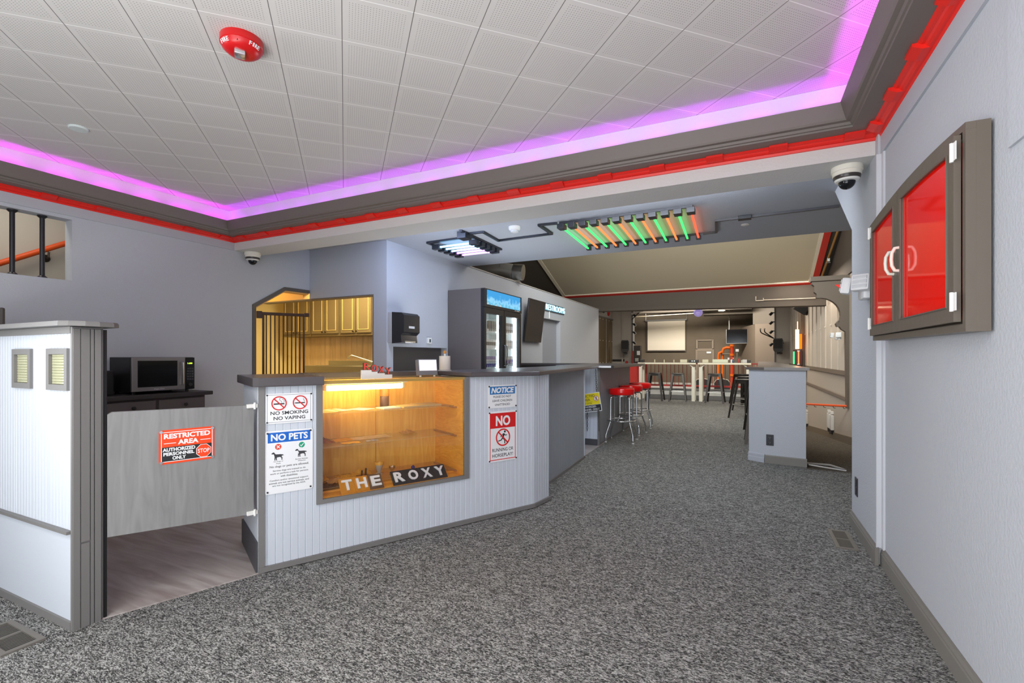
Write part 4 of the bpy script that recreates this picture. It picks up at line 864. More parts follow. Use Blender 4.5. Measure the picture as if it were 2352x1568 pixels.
MB().bbox((-5.105, 2.294, .895), (-4.765, 2.822, 1.2), .006).build('casing', BLACK, mw, world=True)
MB().bbox((-4.765, 2.296, .898), (-4.748, 2.735, 1.197), .004).build('door', mat('door_steel', (150, 146, 146), .35, .7), mw, world=True)
MB().box((-4.7485, 2.340, .935), (-4.7465, 2.665, 1.168)).build('door_window', mat('oven_glass', (16, 17, 18), .08), mw, world=True)
MB().tube([(-4.748, 2.705, .945), (-4.728, 2.705, .95), (-4.728, 2.705, 1.15), (-4.748, 2.705, 1.155)], .008, 8).build('door_handle', mat('handle_steel', (200, 196, 200), .2, .9), mw, smooth=40, world=True)
cp = MB().bbox((-4.765, 2.738, .898), (-4.748, 2.821, 1.197), .003).build('control_panel', mat('panel_black', (20, 20, 22), .2), mw, world=True)
MB().text('1:50', (0, 0, .042, .014), -.0008, 0, .01).at((-4.7475, 2.757, 1.135), R(90)).build('clock_digits', glow('digits_green', (190, 240, 60), 2.5), cp, world=True)
bt = MB()
for i in range(5):
    for j in range(3): bt.bbox((-4.748, 2.752 + j * .021, .985 + i * .025), (-4.7465, 2.768 + j * .021, .999 + i * .025), .0004)
bt.build('key_pad', mat('key_grey', (66, 66, 70), .4), cp, world=True)
MB().lathe([(.017, 0), (.016, .012), (0, .013)], (-4.748, 2.779, .940), 20, 'x').build('dial', mat('dial_grey', (60, 60, 62), .3, .4), cp, smooth=40, world=True)
MB().text('Magic Chef', (0, 0, .085, .011), -.0008, 0, .0).at((-4.7475, 2.47, .908), R(90)).build('lettering', SIGNW, mw, world=True)
for x in (-5.06, -4.80):
    for y in (2.33, 2.78): MB().cyl((x, y, .872), (x, y, .896), .014, 10).build('foot', BLACK, mw, world=True)
o = MB().bbox((-5.10, 1.86, .872), (-4.86, 2.22, 1.085), .01).bbox((-5.06, 1.90, 1.083), (-4.90, 2.16, 1.10), .006).build('black_box', BLACK, None); tag(o, 'plain black box on the low cabinet left of the microwave', 'box')
ch = thing('bar_chair', 'dark high-backed chair just showing behind the partition at far left', 'chair', (-4.68, 1.60, 0), R(180)); CM = mat('chair_dark', (72, 66, 62), .5)
MB().bbox((-.2, -.19, .72), (.2, .19, .77), .02).build('seat', CM, ch); MB().bbox((-.19, .17, .95), (.19, .20, 1.535), .014).build('backrest', CM, ch)
for x in (-.17, .17):
    for y in (-.16, .175): MB().cyl((x, y, 0), (x * .97, y * .97, .72 if y < 0 else 1.0), .016, 10).build('leg', CM, ch)
# ================================================================ KITCHEN seen through the corner opening
KC = mat('kitchen_cabinet_taupe', (118, 104, 78), .45); KC2 = mat('kitchen_cabinet_panel', (134, 118, 84), .45)
for i, (a, b) in enumerate(((-7.16, -6.50), (-6.49, -5.855), (-5.845, -5.17), (-5.16, -4.50))):
    if i == 3: continue
    t = thing('kitchen_cabinet', ['leftmost taupe kitchen wall cabinet behind the child gate', 'middle taupe kitchen wall cabinet with two panelled doors', 'taupe kitchen wall cabinet nearest the column'][i], 'cabinet', ((a + b) / 2, 5.9, 1.545), 0, 'kitchen wall cabinets')
    MB().box((a, 5.75, 1.545), (b, 6.04, 2.34)).build('carcass', KC, t, world=True); mid = (a + b) / 2
    for x0, x1, kx in ((a + .02, mid - .008, mid - .035), (mid + .008, b - .02, mid + .035)):
        d = MB().bbox((x0, 5.728, 1.585), (x1, 5.75, 2.32), .003).build('door', KC, t, world=True); e = .05
        fr = MB()
        for p, q in (((x0 + e, 1.585 + e), (x1 - e, 1.585 + e)), ((x0 + e, 2.32 - e), (x1 - e, 2.32 - e)), ((x0 + e, 1.585 + e), (x0 + e, 2.32 - e)), ((x1 - e, 1.585 + e), (x1 - e, 2.32 - e))): fr.cyl((p[0], 5.727, p[1]), (q[0], 5.727, q[1]), .007, 6)
        fr.build('door_moulding', mat('moulding_gold', (206, 182, 120), .4), d, world=True)
        MB().lathe([(.005, 0), (.005, .014), (.013, .02), (.012, .028), (0, .03)], (kx, 5.728, 1.61), 14, '-y').build('knob', mat('knob_dark', (50, 38, 28), .3, .5), d, smooth=40, world=True)
sk = thing('kitchen_sink', 'stainless steel kitchen sink stand with raised back below the tan panelling', 'sink', (-5.3, 5.25, 0)); SS = mat('sink_steel', (160, 156, 140), .35, .8)
MB().bbox((-5.90, 5.10, .0), (-4.30, 5.55, 1.075), .006).box((-5.87, 5.53, 1.075), (-4.30, 5.56, 1.145)).build('sink_body', SS, sk, world=True)
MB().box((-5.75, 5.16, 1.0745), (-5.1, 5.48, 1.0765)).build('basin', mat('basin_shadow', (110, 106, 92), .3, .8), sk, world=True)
MB().tube([(-4.72, 5.42, 1.075), (-4.72, 5.42, 1.10), (-4.80, 5.38, 1.12), (-5.16, 5.30, 1.225), (-5.205, 5.29, 1.222), (-5.225, 5.288, 1.175)], .011, 8).build('faucet', CHROME, sk, smooth=50, world=True)
cg = thing('child_gate', 'dark bronze child safety gate of vertical bars in the kitchen doorway', 'gate', (-5.15, 3.80, 0), math.atan2(.465, .29)); CG = mat('gate_bronze', (62, 40, 26), .35, .4); L = .50
MB().bbox((-.02, -.018, 1.70), (L + .03, .018, 1.735), .004).build('top_rail', CG, cg); MB().bbox((-.0, -.014, .62), (L, .014, .65), .003).build('bottom_rail', CG, cg)
for i in range(10): MB().cyl((.075 + i * .046, 0, .645), (.075 + i * .046, 0, 1.702), .0075 if i < 9 else .011, 8).build('bar', CG, cg)
MB().bbox((.03, -.014, .6), (.055, .014, 1.70), .003).build('hinge_post', CG, cg); MB().bbox((-.03, -.022, 1.66), (.03, .022, 1.745), .006).bbox((L - .01, -.022, 1.70), (L + .05, .022, 1.745), .006).build('latch', CG, cg)
# ================================================================ WALL BEHIND THE BAR
dp = thing('paper_towel_dispenser', 'black and grey paper towel dispenser on the wall beside the column', 'dispenser', (XB, 4.75, 1.36))
MB().bbox((XB, 4.535, 1.372), (-3.785, 4.845, 1.742), .006).build('back_shell', mat('dispenser_grey', (176, 176, 178), .4), dp, world=True)
MB().extrude([(-3.785, 1.742), (-3.64, 1.730), (-3.605, 1.700), (-3.605, 1.50), (-3.650, 1.462), (-3.640, 1.375), (-3.785, 1.365)], lambda p, s: (p[0], (4.537, 4.843)[s], p[1])).build('front_cover', mat('dispenser_black', (40, 40, 42), .15), dp, world=True)
MB().box((-3.605, 4.63, 1.545), (-3.6035, 4.74, 1.572)).build('name_plate', mat('plate_grey', (190, 190, 192), .4), dp, world=True)
MB().bbox((-3.660, 4.60, 1.372), (-3.632, 4.80, 1.395), .004).build('tear_bar', CHROME, dp, world=True)
th = thing('thermostat', 'small white thermostat on the wall between dispenser and drinks cooler', 'thermostat', (XB, 5.36, 1.40))
MB().bbox((XB, 5.315, 1.385), (XB + .026, 5.405, 1.465), .004).build('thermostat_body', WHITE, th, world=True); MB().box((XB + .026, 5.350, 1.40), (XB + .0275, 5.385, 1.445)).build('thermostat_screen', mat('lcd_grey', (76, 84, 92), .2), th, world=True)
# ---- drinks cooler
fd = thing('drinks_cooler', 'tall black two-door glass drinks cooler with a lit blue header', 'cooler', (-3.54, 6.45, 0)); FX = -3.237; y0, y1 = 5.833, 7.069
FB = mat('cooler_black', (96, 90, 88), .35); FI = mat('cooler_white', (226, 232, 230), .4)
MB().box((XB + .01, y0, .0), (FX - .06, y0 + .04, 2.165)).box((XB + .01, y1 - .04, .0), (FX - .06, y1, 2.165)).box((XB + .01, y0 + .04, 1.93), (FX - .06, y1 - .04, 2.165)).box((XB + .01, y0 + .04, 0), (FX - .06, y1 - .04, .25)).build('cabinet_shell', FB, fd, world=True)
MB().box((XB + .01, y0 + .04, .25), (XB + .04, y1 - .04, 1.93)).box((XB + .04, y0 + .04, .25), (FX - .07, y0 + .05, 1.93)).box((XB + .04, y1 - .05, .25), (FX - .07, y1 - .04, 1.93)).box((XB + .04, y0 + .05, 1.91), (FX - .07, y1 - .05, 1.93)).build('white_liner', FI, fd, world=True)
m_ = bpy.data.materials.new('header_picture'); m_.use_nodes = True; nt = m_.node_tree; b = nt.nodes['Principled BSDF']
tc = nd(nt, 'TexCoord'); sp_ = nd(nt, 'SeparateXYZ'); n1 = nd(nt, 'TexNoise'); n1.inputs['Scale'].default_value = 14; n1.inputs['Detail'].default_value = 6; vz = nd(nt, 'Math', operation='MULTIPLY_ADD'); vz.inputs[1].default_value = -4.2; vz.inputs[2].default_value = 8.75
ad = nd(nt, 'Math', operation='ADD'); rp = nd(nt, 'ValToRGB'); e = rp.color_ramp.elements; e[0].position = .42; e[0].color = rgb(40, 150, 214); e[1].position = .98; e[1].color = rgb(232, 226, 206)
k1 = rp.color_ramp.elements.new(.62); k1.color = rgb(140, 206, 240); k2 = rp.color_ramp.elements.new(.8); k2.color = rgb(70, 170, 206)
L_ = nt.links.new; L_(tc.outputs['Object'], sp_.inputs[0]); L_(tc.outputs['Object'], n1.inputs[0]); L_(sp_.outputs[2], vz.inputs[0]); L_(n1.outputs[0], ad.inputs[0]); L_(vz.outputs[0], ad.inputs[1])
mu = nd(nt, 'Math', operation='MULTIPLY'); mu.inputs[1].default_value = .75; L_(ad.outputs[0], mu.inputs[0]); L_(mu.outputs[0], rp.inputs[0]); L_(rp.outputs[0], b.inputs['Emission Color']); b.inputs['Emission Strength'].default_value = .85; b.inputs['Base Color'].default_value = rgb(30, 50, 60)
MB().box((FX - .0595, y0, 1.905), (FX, y1, 2.165)).build('header_box', BLACK, fd, world=True)
MB().box((FX, y0 + .07, 1.945), (FX + .004, y1 - .06, 2.150)).build('header_picture', m_, fd, world=True)
MB().box((FX, y1 - .2, 1.925), (FX + .003, y1 - .09, 1.934)).box((FX, y1 - .25, 1.922), (FX + .003, y1 - .235, 1.937)).build('maker_badge', SIGNW, fd, world=True)
for a, b_ in ((y0 + .006, 6.444), (6.458, y1 - .006)):
    d = MB().box((FX - .055, a, .28), (FX - .005, a + .055, 1.90)).box((FX - .055, b_ - .055, .28), (FX - .005, b_, 1.90)).box((FX - .055, a + .055, 1.82), (FX - .005, b_ - .055, 1.90)).box((FX - .055, a + .055, .28), (FX - .005, b_ - .055, .36)).build('glass_door', BLACK, fd, world=True)
    MB().box((FX - .035, a + .055, .36), (FX - .030, b_ - .055, 1.82)).build('door_pane', CLEAR, d, world=True)
    hy = b_ - .028 if a < 6 else a + .028
    MB().tube([(FX - .005, hy, 1.38), (FX + .03, hy, 1.37), (FX + .03, hy, 1.08), (FX - .005, hy, 1.07)], .010, 8).build('door_handle', mat('cooler_handle', (90, 92, 90), .25, .8), d, smooth=40, world=True)
MB().box((FX - .10, y1 - .075, .35), (FX - .075, y1 - .055, 1.88)).build('light_strip', glow('cooler_light', (225, 242, 255), 34), fd, world=True)
MB().box((FX - .10, 6.40, .35), (FX - .085, 6.42, 1.88)).build('light_strip', glow('cooler_light_soft', (215, 238, 240), 20), fd, world=True)
SH = (1.585, 1.335, 1.055, .75)
for z in SH: MB().box((XB + .05, y0 + .055, z - .012), (FX - .11, y1 - .055, z)).box((FX - .112, y0 + .055, z - .02), (FX - .105, y1 - .055, z + .028)).build('shelf', FI, fd, world=True)
cans = {}
def can(c1, c2, h, y, z, label, grp, x=-3.36):
    k_ = (c1, c2, h)
    if k_ not in cans:
        t = thing('drink_can', label, 'can', (x, y, z), 0, grp)
        MB().lathe([(.024, 0), (.0285, .006), (.0285, h - .010), (.0245, h), (0, h - .002)], n=14).build('can_body', mat('can_' + c1, {'black': (40, 46, 46), 'white': (226, 228, 226), 'silver': (180, 186, 190), 'purple': (70, 58, 150), 'green': (70, 84, 70)}[c1], .3, .2), t, smooth=40)
        MB().lathe([(.0287, h * .30), (.0288, h * .31), (.0288, h * .68), (.0287, h * .69)], n=14).build('can_band', mat('can_' + c2, {'black': (40, 46, 46), 'white': (226, 228, 226), 'silver': (180, 186, 190), 'purple': (70, 58, 150), 'green': (70, 84, 70)}[c2], .3, .2), t, smooth=40)
        cans[k_] = t
    else: dup(cans[k_], (x, y, z), 0, label, grp)
rows = [(SH[0], 6.18, 4, 'green', 'black', .15, 'dark tall can on the top cooler shelf, left door', 'top shelf cans, left'), (SH[0], 6.48, 8, 'black', 'silver', .15, 'dark tall can on the top cooler shelf, right door', 'top shelf cans, right'),
        (SH[1], 6.02, 6, 'white', 'black', .13, 'white and black can on the second cooler shelf, left door', 'second shelf cans, left'), (SH[1], 6.48, 8, 'silver', 'white', .13, 'pale silver can on the second cooler shelf, right door', 'second shelf cans, right'),
        (SH[2], 6.02, 6, 'purple', 'silver', .16, 'purple can on the third cooler shelf, left door', 'third shelf cans, left'), (SH[2], 6.48, 8, 'silver', 'purple', .16, 'silver and purple can on the third cooler shelf, right door', 'third shelf cans, right')]
for z, ys_, n, c1, c2, h, lb, g in rows:
    for i in range(n): can(c1, c2, h, ys_ + i * .066, z, lb, g)
# ---- television, restroom sign, duct
tv = thing('television', 'black flat television tilted on the wall between cooler and restroom sign', 'television', (XB + .02, 8.82, 1.95)); tm = Matrix.Rotation(R(7), 4, 'Y')
MB().bbox((.07, -.42, -.44), (.10, .42, .40), .006).move(tm).build('screen_panel', mat('tv_grey_black', (44, 43, 44), .2), tv)
MB().box((.0, -.1, -.1), (.075, .1, .1)).build('wall_bracket', BLACK, tv)
MB().tube([(.02, .25, -.42), (.03, .12, -.36), (.06, .2, -.25)], .006, 6).build('cable', BLACK, tv)
rs = thing('restrooms_sign', 'glowing ice white neon restrooms sign above the recessed grey door', 'sign', (XB, 10.16, 2.2))
MB().bbox((XB + .004, 9.53, 2.205), (XB + .02, 10.80, 2.372), .003).build('sign_backing', mat('neon_backing', (42, 52, 66), .35), rs, world=True)
MB().text('RESTROOMS', (0, 0, 1.19, .125), -.012, .0, -.012).at((XB + .034, 9.58, 2.226), R(90)).build('neon_lettering', glow('neon_ice', (150, 232, 255), 2.8), rs, world=True)
MB().tube([(XB + .01, 9.85, 2.205), (XB + .012, 9.85, 2.05)], .012, 8).build('supply_cable', WHITE, rs, world=True)
structure('door_1', MB().box((XB - .139, 9.48, .02), (XB - .10, 10.572, 2.035)), mat('door_grey', (150, 154, 164), .6))
ds = thing('exhaust_duct', 'round dented silver exhaust duct above the wall behind the bar', 'duct', (-4.3, 8.1, 2.8)); DM = mat('duct_silver', (178, 176, 170), .38, .7, bump=.3, bscale=18)
MB().cyl((-5.9, 7.7, 2.86), (-4.15, 8.12, 2.86), .135, 24).build('duct_run', DM, ds, smooth=40, world=True)
MB().tube([(-4.15, 8.12, 2.86), (-4.02, 8.15, 2.84), (-3.90, 8.17, 2.81)], .140, 24).build('duct_elbow', DM, ds, smooth=40, world=True)
MB().cyl((-3.90, 8.17, 2.81), (-3.72, 8.20, 2.79), .15, 24).build('duct_collar', STEEL, ds, smooth=40, world=True)

# ================================================================ BAR, STOOLS, HALL
br = thing('bar_counter', 'grey beadboard bar with dark laminate top behind the red bar stools', 'bar', (-2.0, 7.4, 0))
beads((-1.765, 6.345), (-1.765, 8.37), .02, 1.052, .05).build('front_panel', mat('bar_front_grey', (142, 143, 147), .45), br, world=True)
MB().box((-1.775, 6.34, 0), (-1.745, 6.365, 1.05)).build('corner_trim', TAUPE2, br, world=True)
beads((-2.3, 6.34), (-1.775, 6.34), .09, 1.052, .05).build('end_panel', BEAD, br, world=True)
MB().box((-2.3, 6.325, 0), (-1.775, 6.34, .09)).build('kick_plate', mat('kick_dark', (72, 72, 76), .5), br, world=True)
MB().box((-2.3, 8.36, 0), (-1.778, 8.37, 1.05)).box((-2.3, 6.36, .1), (-2.28, 8.36, 1.05)).build('back_panel', LCM, br, world=True)
MB().box((-1.765, 6.35, 0), (-1.757, 8.37, .03)).build('base_strip', TAUPE2, br, world=True)
slab([(-1.93, 6.275), (-1.57, 6.275), (-1.545, 6.32), (-1.545, 8.56), (-3.83, 8.56), (-3.83, 7.95), (-2.35, 7.95), (-2.35, 6.275)], 1.052, 1.090, 'c', .002).build('bar_top', TOPM, br, world=True)
MB().box((-1.738, 6.266, 1.060), (-1.572, 6.2755, 1.084)).build('edge_label', WHITE, br, world=True)
MB().box((-3.83, 8.0, 0), (-2.3, 8.36, 1.05)).build('side_body', LCM, br, world=True)
# ---- chain with the hanging yellow sign
def chain(pts, label, n):
    t = MB(); P = [Vector(p) for p in pts]; L = sum((b - a).length for a, b in zip(P, P[1:])); k = int(L / .026)
    for i in range(k):
        s_ = (i + .5) / k * L; j = 0
        while s_ > (P[j + 1] - P[j]).length and j < len(P) - 2: s_ -= (P[j + 1] - P[j]).length; j += 1
        d = (P[j + 1] - P[j]).normalized(); c = P[j] + d * s_
        side = d.cross(Vector((0, 1, 0)) if i % 2 else Vector((1, 0, 0))); side.normalize()
        t.tube([c + d * (.019 * math.cos(a)) + side * (.010 * math.sin(a)) for a in [2 * math.pi * q / 10 for q in range(10)]], .0032, 5, closed=True)
    o = t.build('chain', mat('chain_steel', (120, 118, 112), .35, .8), None, smooth=40); tag(o, label, 'chain')
chain([(-1.79, 6.31, 1.04), (-1.765, 6.27, .74)], 'steel chain from the bar top down to the yellow sign', 0)
chain([(-1.90, 6.285, .50), (-1.905, 6.30, .20)], 'loose steel chain end hanging in the opening below the yellow sign', 0)
chain([(-1.735, 6.235, .52), (-1.728, 6.25, .22)], 'loose steel chain end hanging against the bar corner', 0)
ys = sign('restricted_area_sign', 'tilted yellow restricted area sign hanging on a chain by the bar', (-2.035, 6.235, .435), 0, .355, .252, .006, SIGNW)
for c_ in list(ys.children): pass
ys.rotation_euler = (0, R(-9), R(3))
MB().box((.008, Y1, .094), (.347, Y1 + .001, .244)).build('yellow_panel', SYEL, ys); MB().box((.008, Y1, .008), (.347, Y1 + .001, .090)).build('black_panel', INK, ys)
MB().text('RESTRICTED', (.030, .196, .285, .228), Y2, Y2 + .0008, .002).text('AREA', (.105, .148, .215, .180), Y2, Y2 + .0008, .002).text('DO NOT ENTER', (.075, .104, .235, .120), Y2, Y2 + .0008, 0).box((.070, Y2, .130), (.245, Y2 + .0008, .132)).build('heading', INK, ys)
MB().text('AUTHORIZED', (.075, .055, .282, .080), Y2, Y2 + .0008, .012).text('PERSONNEL ONLY', (.035, .018, .325, .044), Y2, Y2 + .0008, .012).build('lettering', SIGNW, ys)
MB().disc((.300, .170), .036, Y2, Y2 + .0008).build('badge', SIGNW, ys)
MB().disc((.300, .190), .006, Y3, Y3 + .0008).stroke((.300, .184), (.300, .160), .012, Y3, Y3 + .0008).stroke((.298, .162), (.290, .144), .005, Y3, Y3 + .0008).stroke((.302, .162), (.309, .144), .005, Y3, Y3 + .0008).build('walking_figure', INK, ys)
prohib(ys, (.300, .170), .036, .0045)
# ---- red chrome bar stools
def bar_stool(label):
    t = thing('bar_stool', label, 'stool', (0, 0, 0), 0, 'red bar stools along the bar')
    MB().lathe([(0, .665), (.172, .668), (.178, .676), (.180, .70), (.180, .735), (.174, .752), (.150, .760), (0, .762)], n=40).build('seat_cushion', mat('vinyl_red', (244, 6, 8), .22, coat=.3), t, smooth=45)
    MB().lathe([(.110, .640), (.130, .642), (.130, .664), (0, .664)], n=28).build('swivel_plate', STEEL, t, smooth=40)
    for sx in (-1, 1):
        for sy in (-1, 1):
            k_ = .70710678
            pts = [(sx * r_ * k_, sy * r_ * k_, z) for r_, z in ((.08, .645), (.155, .645), (.178, .625), (.184, .59), (.187, .32), (.196, .27), (.250, .14), (.262, .11), (.266, .015))]
            lg = MB().tube(pts, .0115, 10).build('leg', CHROME, t, smooth=50)
            MB().lathe([(.016, 0), (.018, .006), (.016, .016), (.011, .02)], (sx * .266 * k_, sy * .266 * k_, 0), 12).build('foot_cap', mat('foot_pale', (206, 204, 200), .4), lg, smooth=40)
    MB().tube([(.196 * math.cos(2 * math.pi * i / 36), .196 * math.sin(2 * math.pi * i / 36), .30) for i in range(36)], .0105, 10, closed=True).build('foot_ring', CHROME, t, smooth=60)
    return t
st = bar_stool('nearest red vinyl and chrome bar stool at the bar corner'); st.location = (-1.565, 6.855, 0); st.rotation_euler = (0, 0, R(3))
dup(st, (-1.59, 7.60, 0), R(-6), 'middle red vinyl and chrome bar stool along the bar'); dup(st, (-1.60, 8.41, 0), R(5), 'farthest red vinyl and chrome bar stool along the bar')
# ---- dark metal stools
def metal_stool(label):
    t = thing('metal_stool', label, 'stool', (0, 0, 0), 0, 'dark metal stools')
    MB().bbox((-.155, -.155, .738), (.155, .155, .768), .010).build('seat', GUN, t, smooth=40)
    MB().box((-.135, -.148, .690), (.135, -.142, .74)).box((-.135, .142, .690), (.135, .148, .74)).box((-.148, -.135, .690), (-.142, .135, .74)).box((.142, -.135, .690), (.148, .135, .74)).build('apron', GUN, t)
    for sx in (-1, 1):
        for sy in (-1, 1):
            def cr(z): f = 1 - z / .74; return .138 + .082 * f
            def sect(z, w): c = cr(z); return [(sx * (c + .017), sy * (c + .017), z), (sx * (c - w), sy * (c + .017), z), (sx * (c - w), sy * (c + .009), z), (sx * (c + .009), sy * (c + .009), z), (sx * (c + .009), sy * (c - w), z), (sx * (c + .017), sy * (c - w), z)]
            a, b = sect(0, .022), sect(.742, .040); mb = MB().add(a + b, [(i, (i + 1) % 6, (i + 1) % 6 + 6, i + 6) for i in range(6)] + [tuple(range(6)), tuple(range(6, 12))[::-1]])
            lg = mb.build('leg', GUN, t)
    for z, c in ((.27, .19),):
        MB().cyl((-c, -c, z), (c, -c, z), .008).cyl((-c, c, z), (c, c, z), .008).cyl((-c, -c, z), (-c, c, z), .008).cyl((c, -c, z), (c, c, z), .008).build('foot_rail', STEEL, t)
    return t
ms = metal_stool('leftmost dark metal stool at the far high tables'); ms.location = (-2.20, 13.74, 0)
for p, a, lb in (((-1.60, 13.72), 4, 'dark metal stool second from left at the far high tables'), ((-.66, 13.72), -4, 'dark metal stool right of the two white table legs'), ((.00, 13.62), 40, 'turned dark metal stool at the right end of the far high tables')):
    dup(ms, (*p, 0), R(a), lb)
for i, (x, y, a) in enumerate(((.25, 7.58, 0), (.25, 8.62, 4), (.06, 10.4, 45), (.10, 11.9, 40))):
    dup(ms, (x, y, 0), R(a), ['dark metal stool nearest along the divider wall', 'second dark metal stool along the divider wall', 'third dark metal stool along the divider wall', 'farthest dark metal stool along the divider wall'][i])
# ---- two far high tables
TW = mat('table_white', (232, 226, 208), .35)
def high_table(x0, x1, label):
    t = thing('high_table', label, 'table', ((x0 + x1) / 2, 14.05, 0), 0, 'far high tables'); w = (x1 - x0) / 2
    MB().bbox((-w, -.2, 1.015), (w, .26, 1.05), .006).build('table_top', mat('table_top_dark', (88, 80, 74), .3), t); MB().box((-w, -.206, 1.005), (w, -.199, 1.046)).build('edge_band', mat('edge_pale', (240, 232, 205), .3), t)
    for x in (-w + .07, w - .07):
        for y in (-.15, .21):
            lg = MB().box((x - .042, y - .03, 0), (x + .042, y + .03, .93)).build('leg', TW, t)
        MB().stroke((x, .92), (x + (.13 if x < 0 else -.13), 1.01), .02, -.14, -.12).build('brace', TW, t)
    return t
high_table(-2.70, -1.15, 'white-edged high table on the left in front of the red railing'); high_table(-1.10, .19, 'white-edged high table on the right in front of the red railing')
TZ = 1.05
def tb(name, label, cat, x, y, d, m_, bev=.006, grp=None):
    o = MB().bbox((x - d[0] / 2, y - d[1] / 2, TZ), (x + d[0] / 2, y + d[1] / 2, TZ + d[2]), bev).build(name, m_, None); tag(o, label, cat, grp); return o
PB = mat('card_cream', (226, 218, 186), .6); DKB = mat('caddy_dark', (50, 46, 40), .4)
tb('caddy_box', 'small black caddy at the left end of the left high table', 'caddy', -2.60, 14.0, (.11, .12, .09), DKB)
for i, (x, h) in enumerate(((-2.26, .085), (-2.0, .08), (-1.74, .08))):
    o = MB().lathe([(.014, 0), (.015, .004), (.015, h - .004), (.011, h), (0, h)], n=16).at((x, 14.02, TZ)).build('candle', PB, None, smooth=40); tag(o, ['leftmost cream candle on the left high table', 'middle cream candle on the left high table', 'rightmost cream candle on the left high table'][i], 'candle', 'candles on the left high table')
tb('menu_holder', 'cream card box on the left high table beside the black caddy', 'box', -1.48, 14.02, (.18, .08, .085), PB)
cd = thing('napkin_caddy', 'black napkin caddy with two white discs between the high tables', 'caddy', (-1.22, 14.02, TZ))
MB().bbox((-.13, -.06, 0), (.125, .06, .08), .004).build('caddy_body', DKB, cd); MB().disc((-.035, .045), .018, -.064, -.0605).disc((.022, .045), .018, -.064, -.0605).build('white_disc', SIGNW, cd)
tb('card_box', 'cream box with a green mark on the right high table', 'box', -.92, 14.02, (.15, .09, .085), PB)
bx = tb('tray_box', 'long pale tray box on the right high table below the orange pipes', 'box', -.55, 14.02, (.38, .16, .09), mat('tray_pale', (222, 226, 198), .5))
cn = thing('condiment_bottle', 'blue and white condiment bottle standing right of the long tray box', 'bottle', (-.235, 14.0, TZ)); MB().lathe([(.025, 0), (.027, .06), (.012, .09), (.012, .11)], n=16).build('bottle_body', mat('bottle_blue', (64, 84, 120), .3), cn, smooth=40); MB().lathe([(.0125, .1105), (.013, .13), (0, .132)], n=14).build('bottle_cap', WHITE, cn, smooth=40)
o = MB().lathe([(.016, 0), (.016, .09), (.010, .10), (.010, .12), (0, .121)], n=14).at((-.11, 14.0, TZ)).build('salt_shaker', mat('shaker_red', (176, 46, 50), .35), None, smooth=40); tag(o, 'small red shaker on the right high table', 'shaker')
o = MB().lathe([(.014, 0), (.015, .004), (.015, .07), (.011, .074), (0, .074)], n=16).at((-.03, 14.02, TZ)).build('candle', PB, None, smooth=40); tag(o, 'single cream candle on the right high table', 'candle')
tb('napkin_box', 'grey white napkin box at the right end of the right high table', 'box', .04, 14.02, (.11, .1, .085), mat('napkin_white', (206, 204, 200), .5)); tb('speaker_box', 'small black box beside the napkin box on the right high table', 'box', .14, 14.0, (.08, .12, .08), DKB)
# ---- red railing
RR = mat('railing_red', (150, 40, 34), .5)
rl = thing('railing', 'dark red metal railing of thin balusters behind the high tables', 'railing', (-1.0, 14.52, .30))
MB().bbox((-2.60, 14.50, .36), (.60, 14.54, .405), .004).build('bottom_rail', mat('rail_red', (196, 40, 30), .45), rl, world=True); MB().bbox((-2.60, 14.50, 1.0), (.60, 14.54, 1.035), .004).build('top_rail', RR, rl, world=True)
for i in range(29): x = -2.56 + i * .1115; MB().cyl((x, 14.52, .403), (x, 14.52, 1.002), .0075, 6).build('baluster', RR, rl, world=True)
for x in (-2.59, -1.0, .58): MB().box((x - .018, 14.505, .30), (x + .018, 14.535, 1.0)).build('post', RR, rl, world=True)
rl = thing('railing', 'red railing seen end-on left of the high tables beyond the bar stools', 'railing', (-2.76, 13.6, 0))
MB().bbox((-2.78, 12.9, .32), (-2.74, 14.44, .365), .004).build('bottom_rail', mat('rail_red', (196, 40, 30), .45), rl, world=True); MB().bbox((-2.78, 12.9, .99), (-2.74, 14.44, 1.025), .004).build('top_rail', RR, rl, world=True)
for i in range(13): y = 12.98 + i * .112; MB().box((-2.77, y - .012, .363), (-2.75, y + .012, .992)).build('baluster', mat('rail_red', (196, 40, 30)), rl, world=True)
for y in (12.92, 14.42): MB().box((-2.78, y - .02, .0), (-2.74, y + .02, .99)).build('post', mat('rail_red', (196, 40, 30)), rl, world=True)
# ================================================================ AISLE on the right
AX = 1.86
ap = thing('wall_covering', 'pale ribbed wall panelling with small clips along the right aisle wall', 'panelling', (AX, 14.6, .88)); PN = mat('panel_putty', (192, 184, 172), .6)
MB().box((AX - .02, 11.4, .93), (AX - .001, 13.9, 2.45)).box((AX - .02, 13.9, .93), (AX - .001, 23.95, 3.6)).build('backing', PN, ap, world=True)
yb = 11.45; i = 0
while yb < 23.9:
    MB().box((AX - .045, yb - .02, .93), (AX - .02, yb + .02, 2.45 if yb < 14.4 else 3.6)).build('batten', PN, ap, world=True)
    MB().bbox((AX - .055, yb - .05, 1.925), (AX - .045, yb + .05, 1.955), .003).build('clip', mat('clip_pale', (226, 222, 212), .4), ap, world=True)
    yb += .83
structure('trim_23', MB().box((AX - .05, 11.4, .84), (AX, 24, .93)).box((AX - .04, 11.4, .345), (AX, 24, .405)), mat('chair_rail', (116, 104, 92), .5))
structure('baseboard_aisle', MB().extrude([(6.0, 0), (24, -18 * .094), (24, -18 * .094 + .15), (6.0, .15)], lambda p, s: ((AX - .02, AX)[s], p[0], p[1])), mat('aisle_base', (110, 96, 78), .5))
structure('trim_24', MB().box((AX - .16, 18.2, -1.3), (AX, 19.0, 4.0)), mat('pilaster_brown', (110, 96, 82), .55))
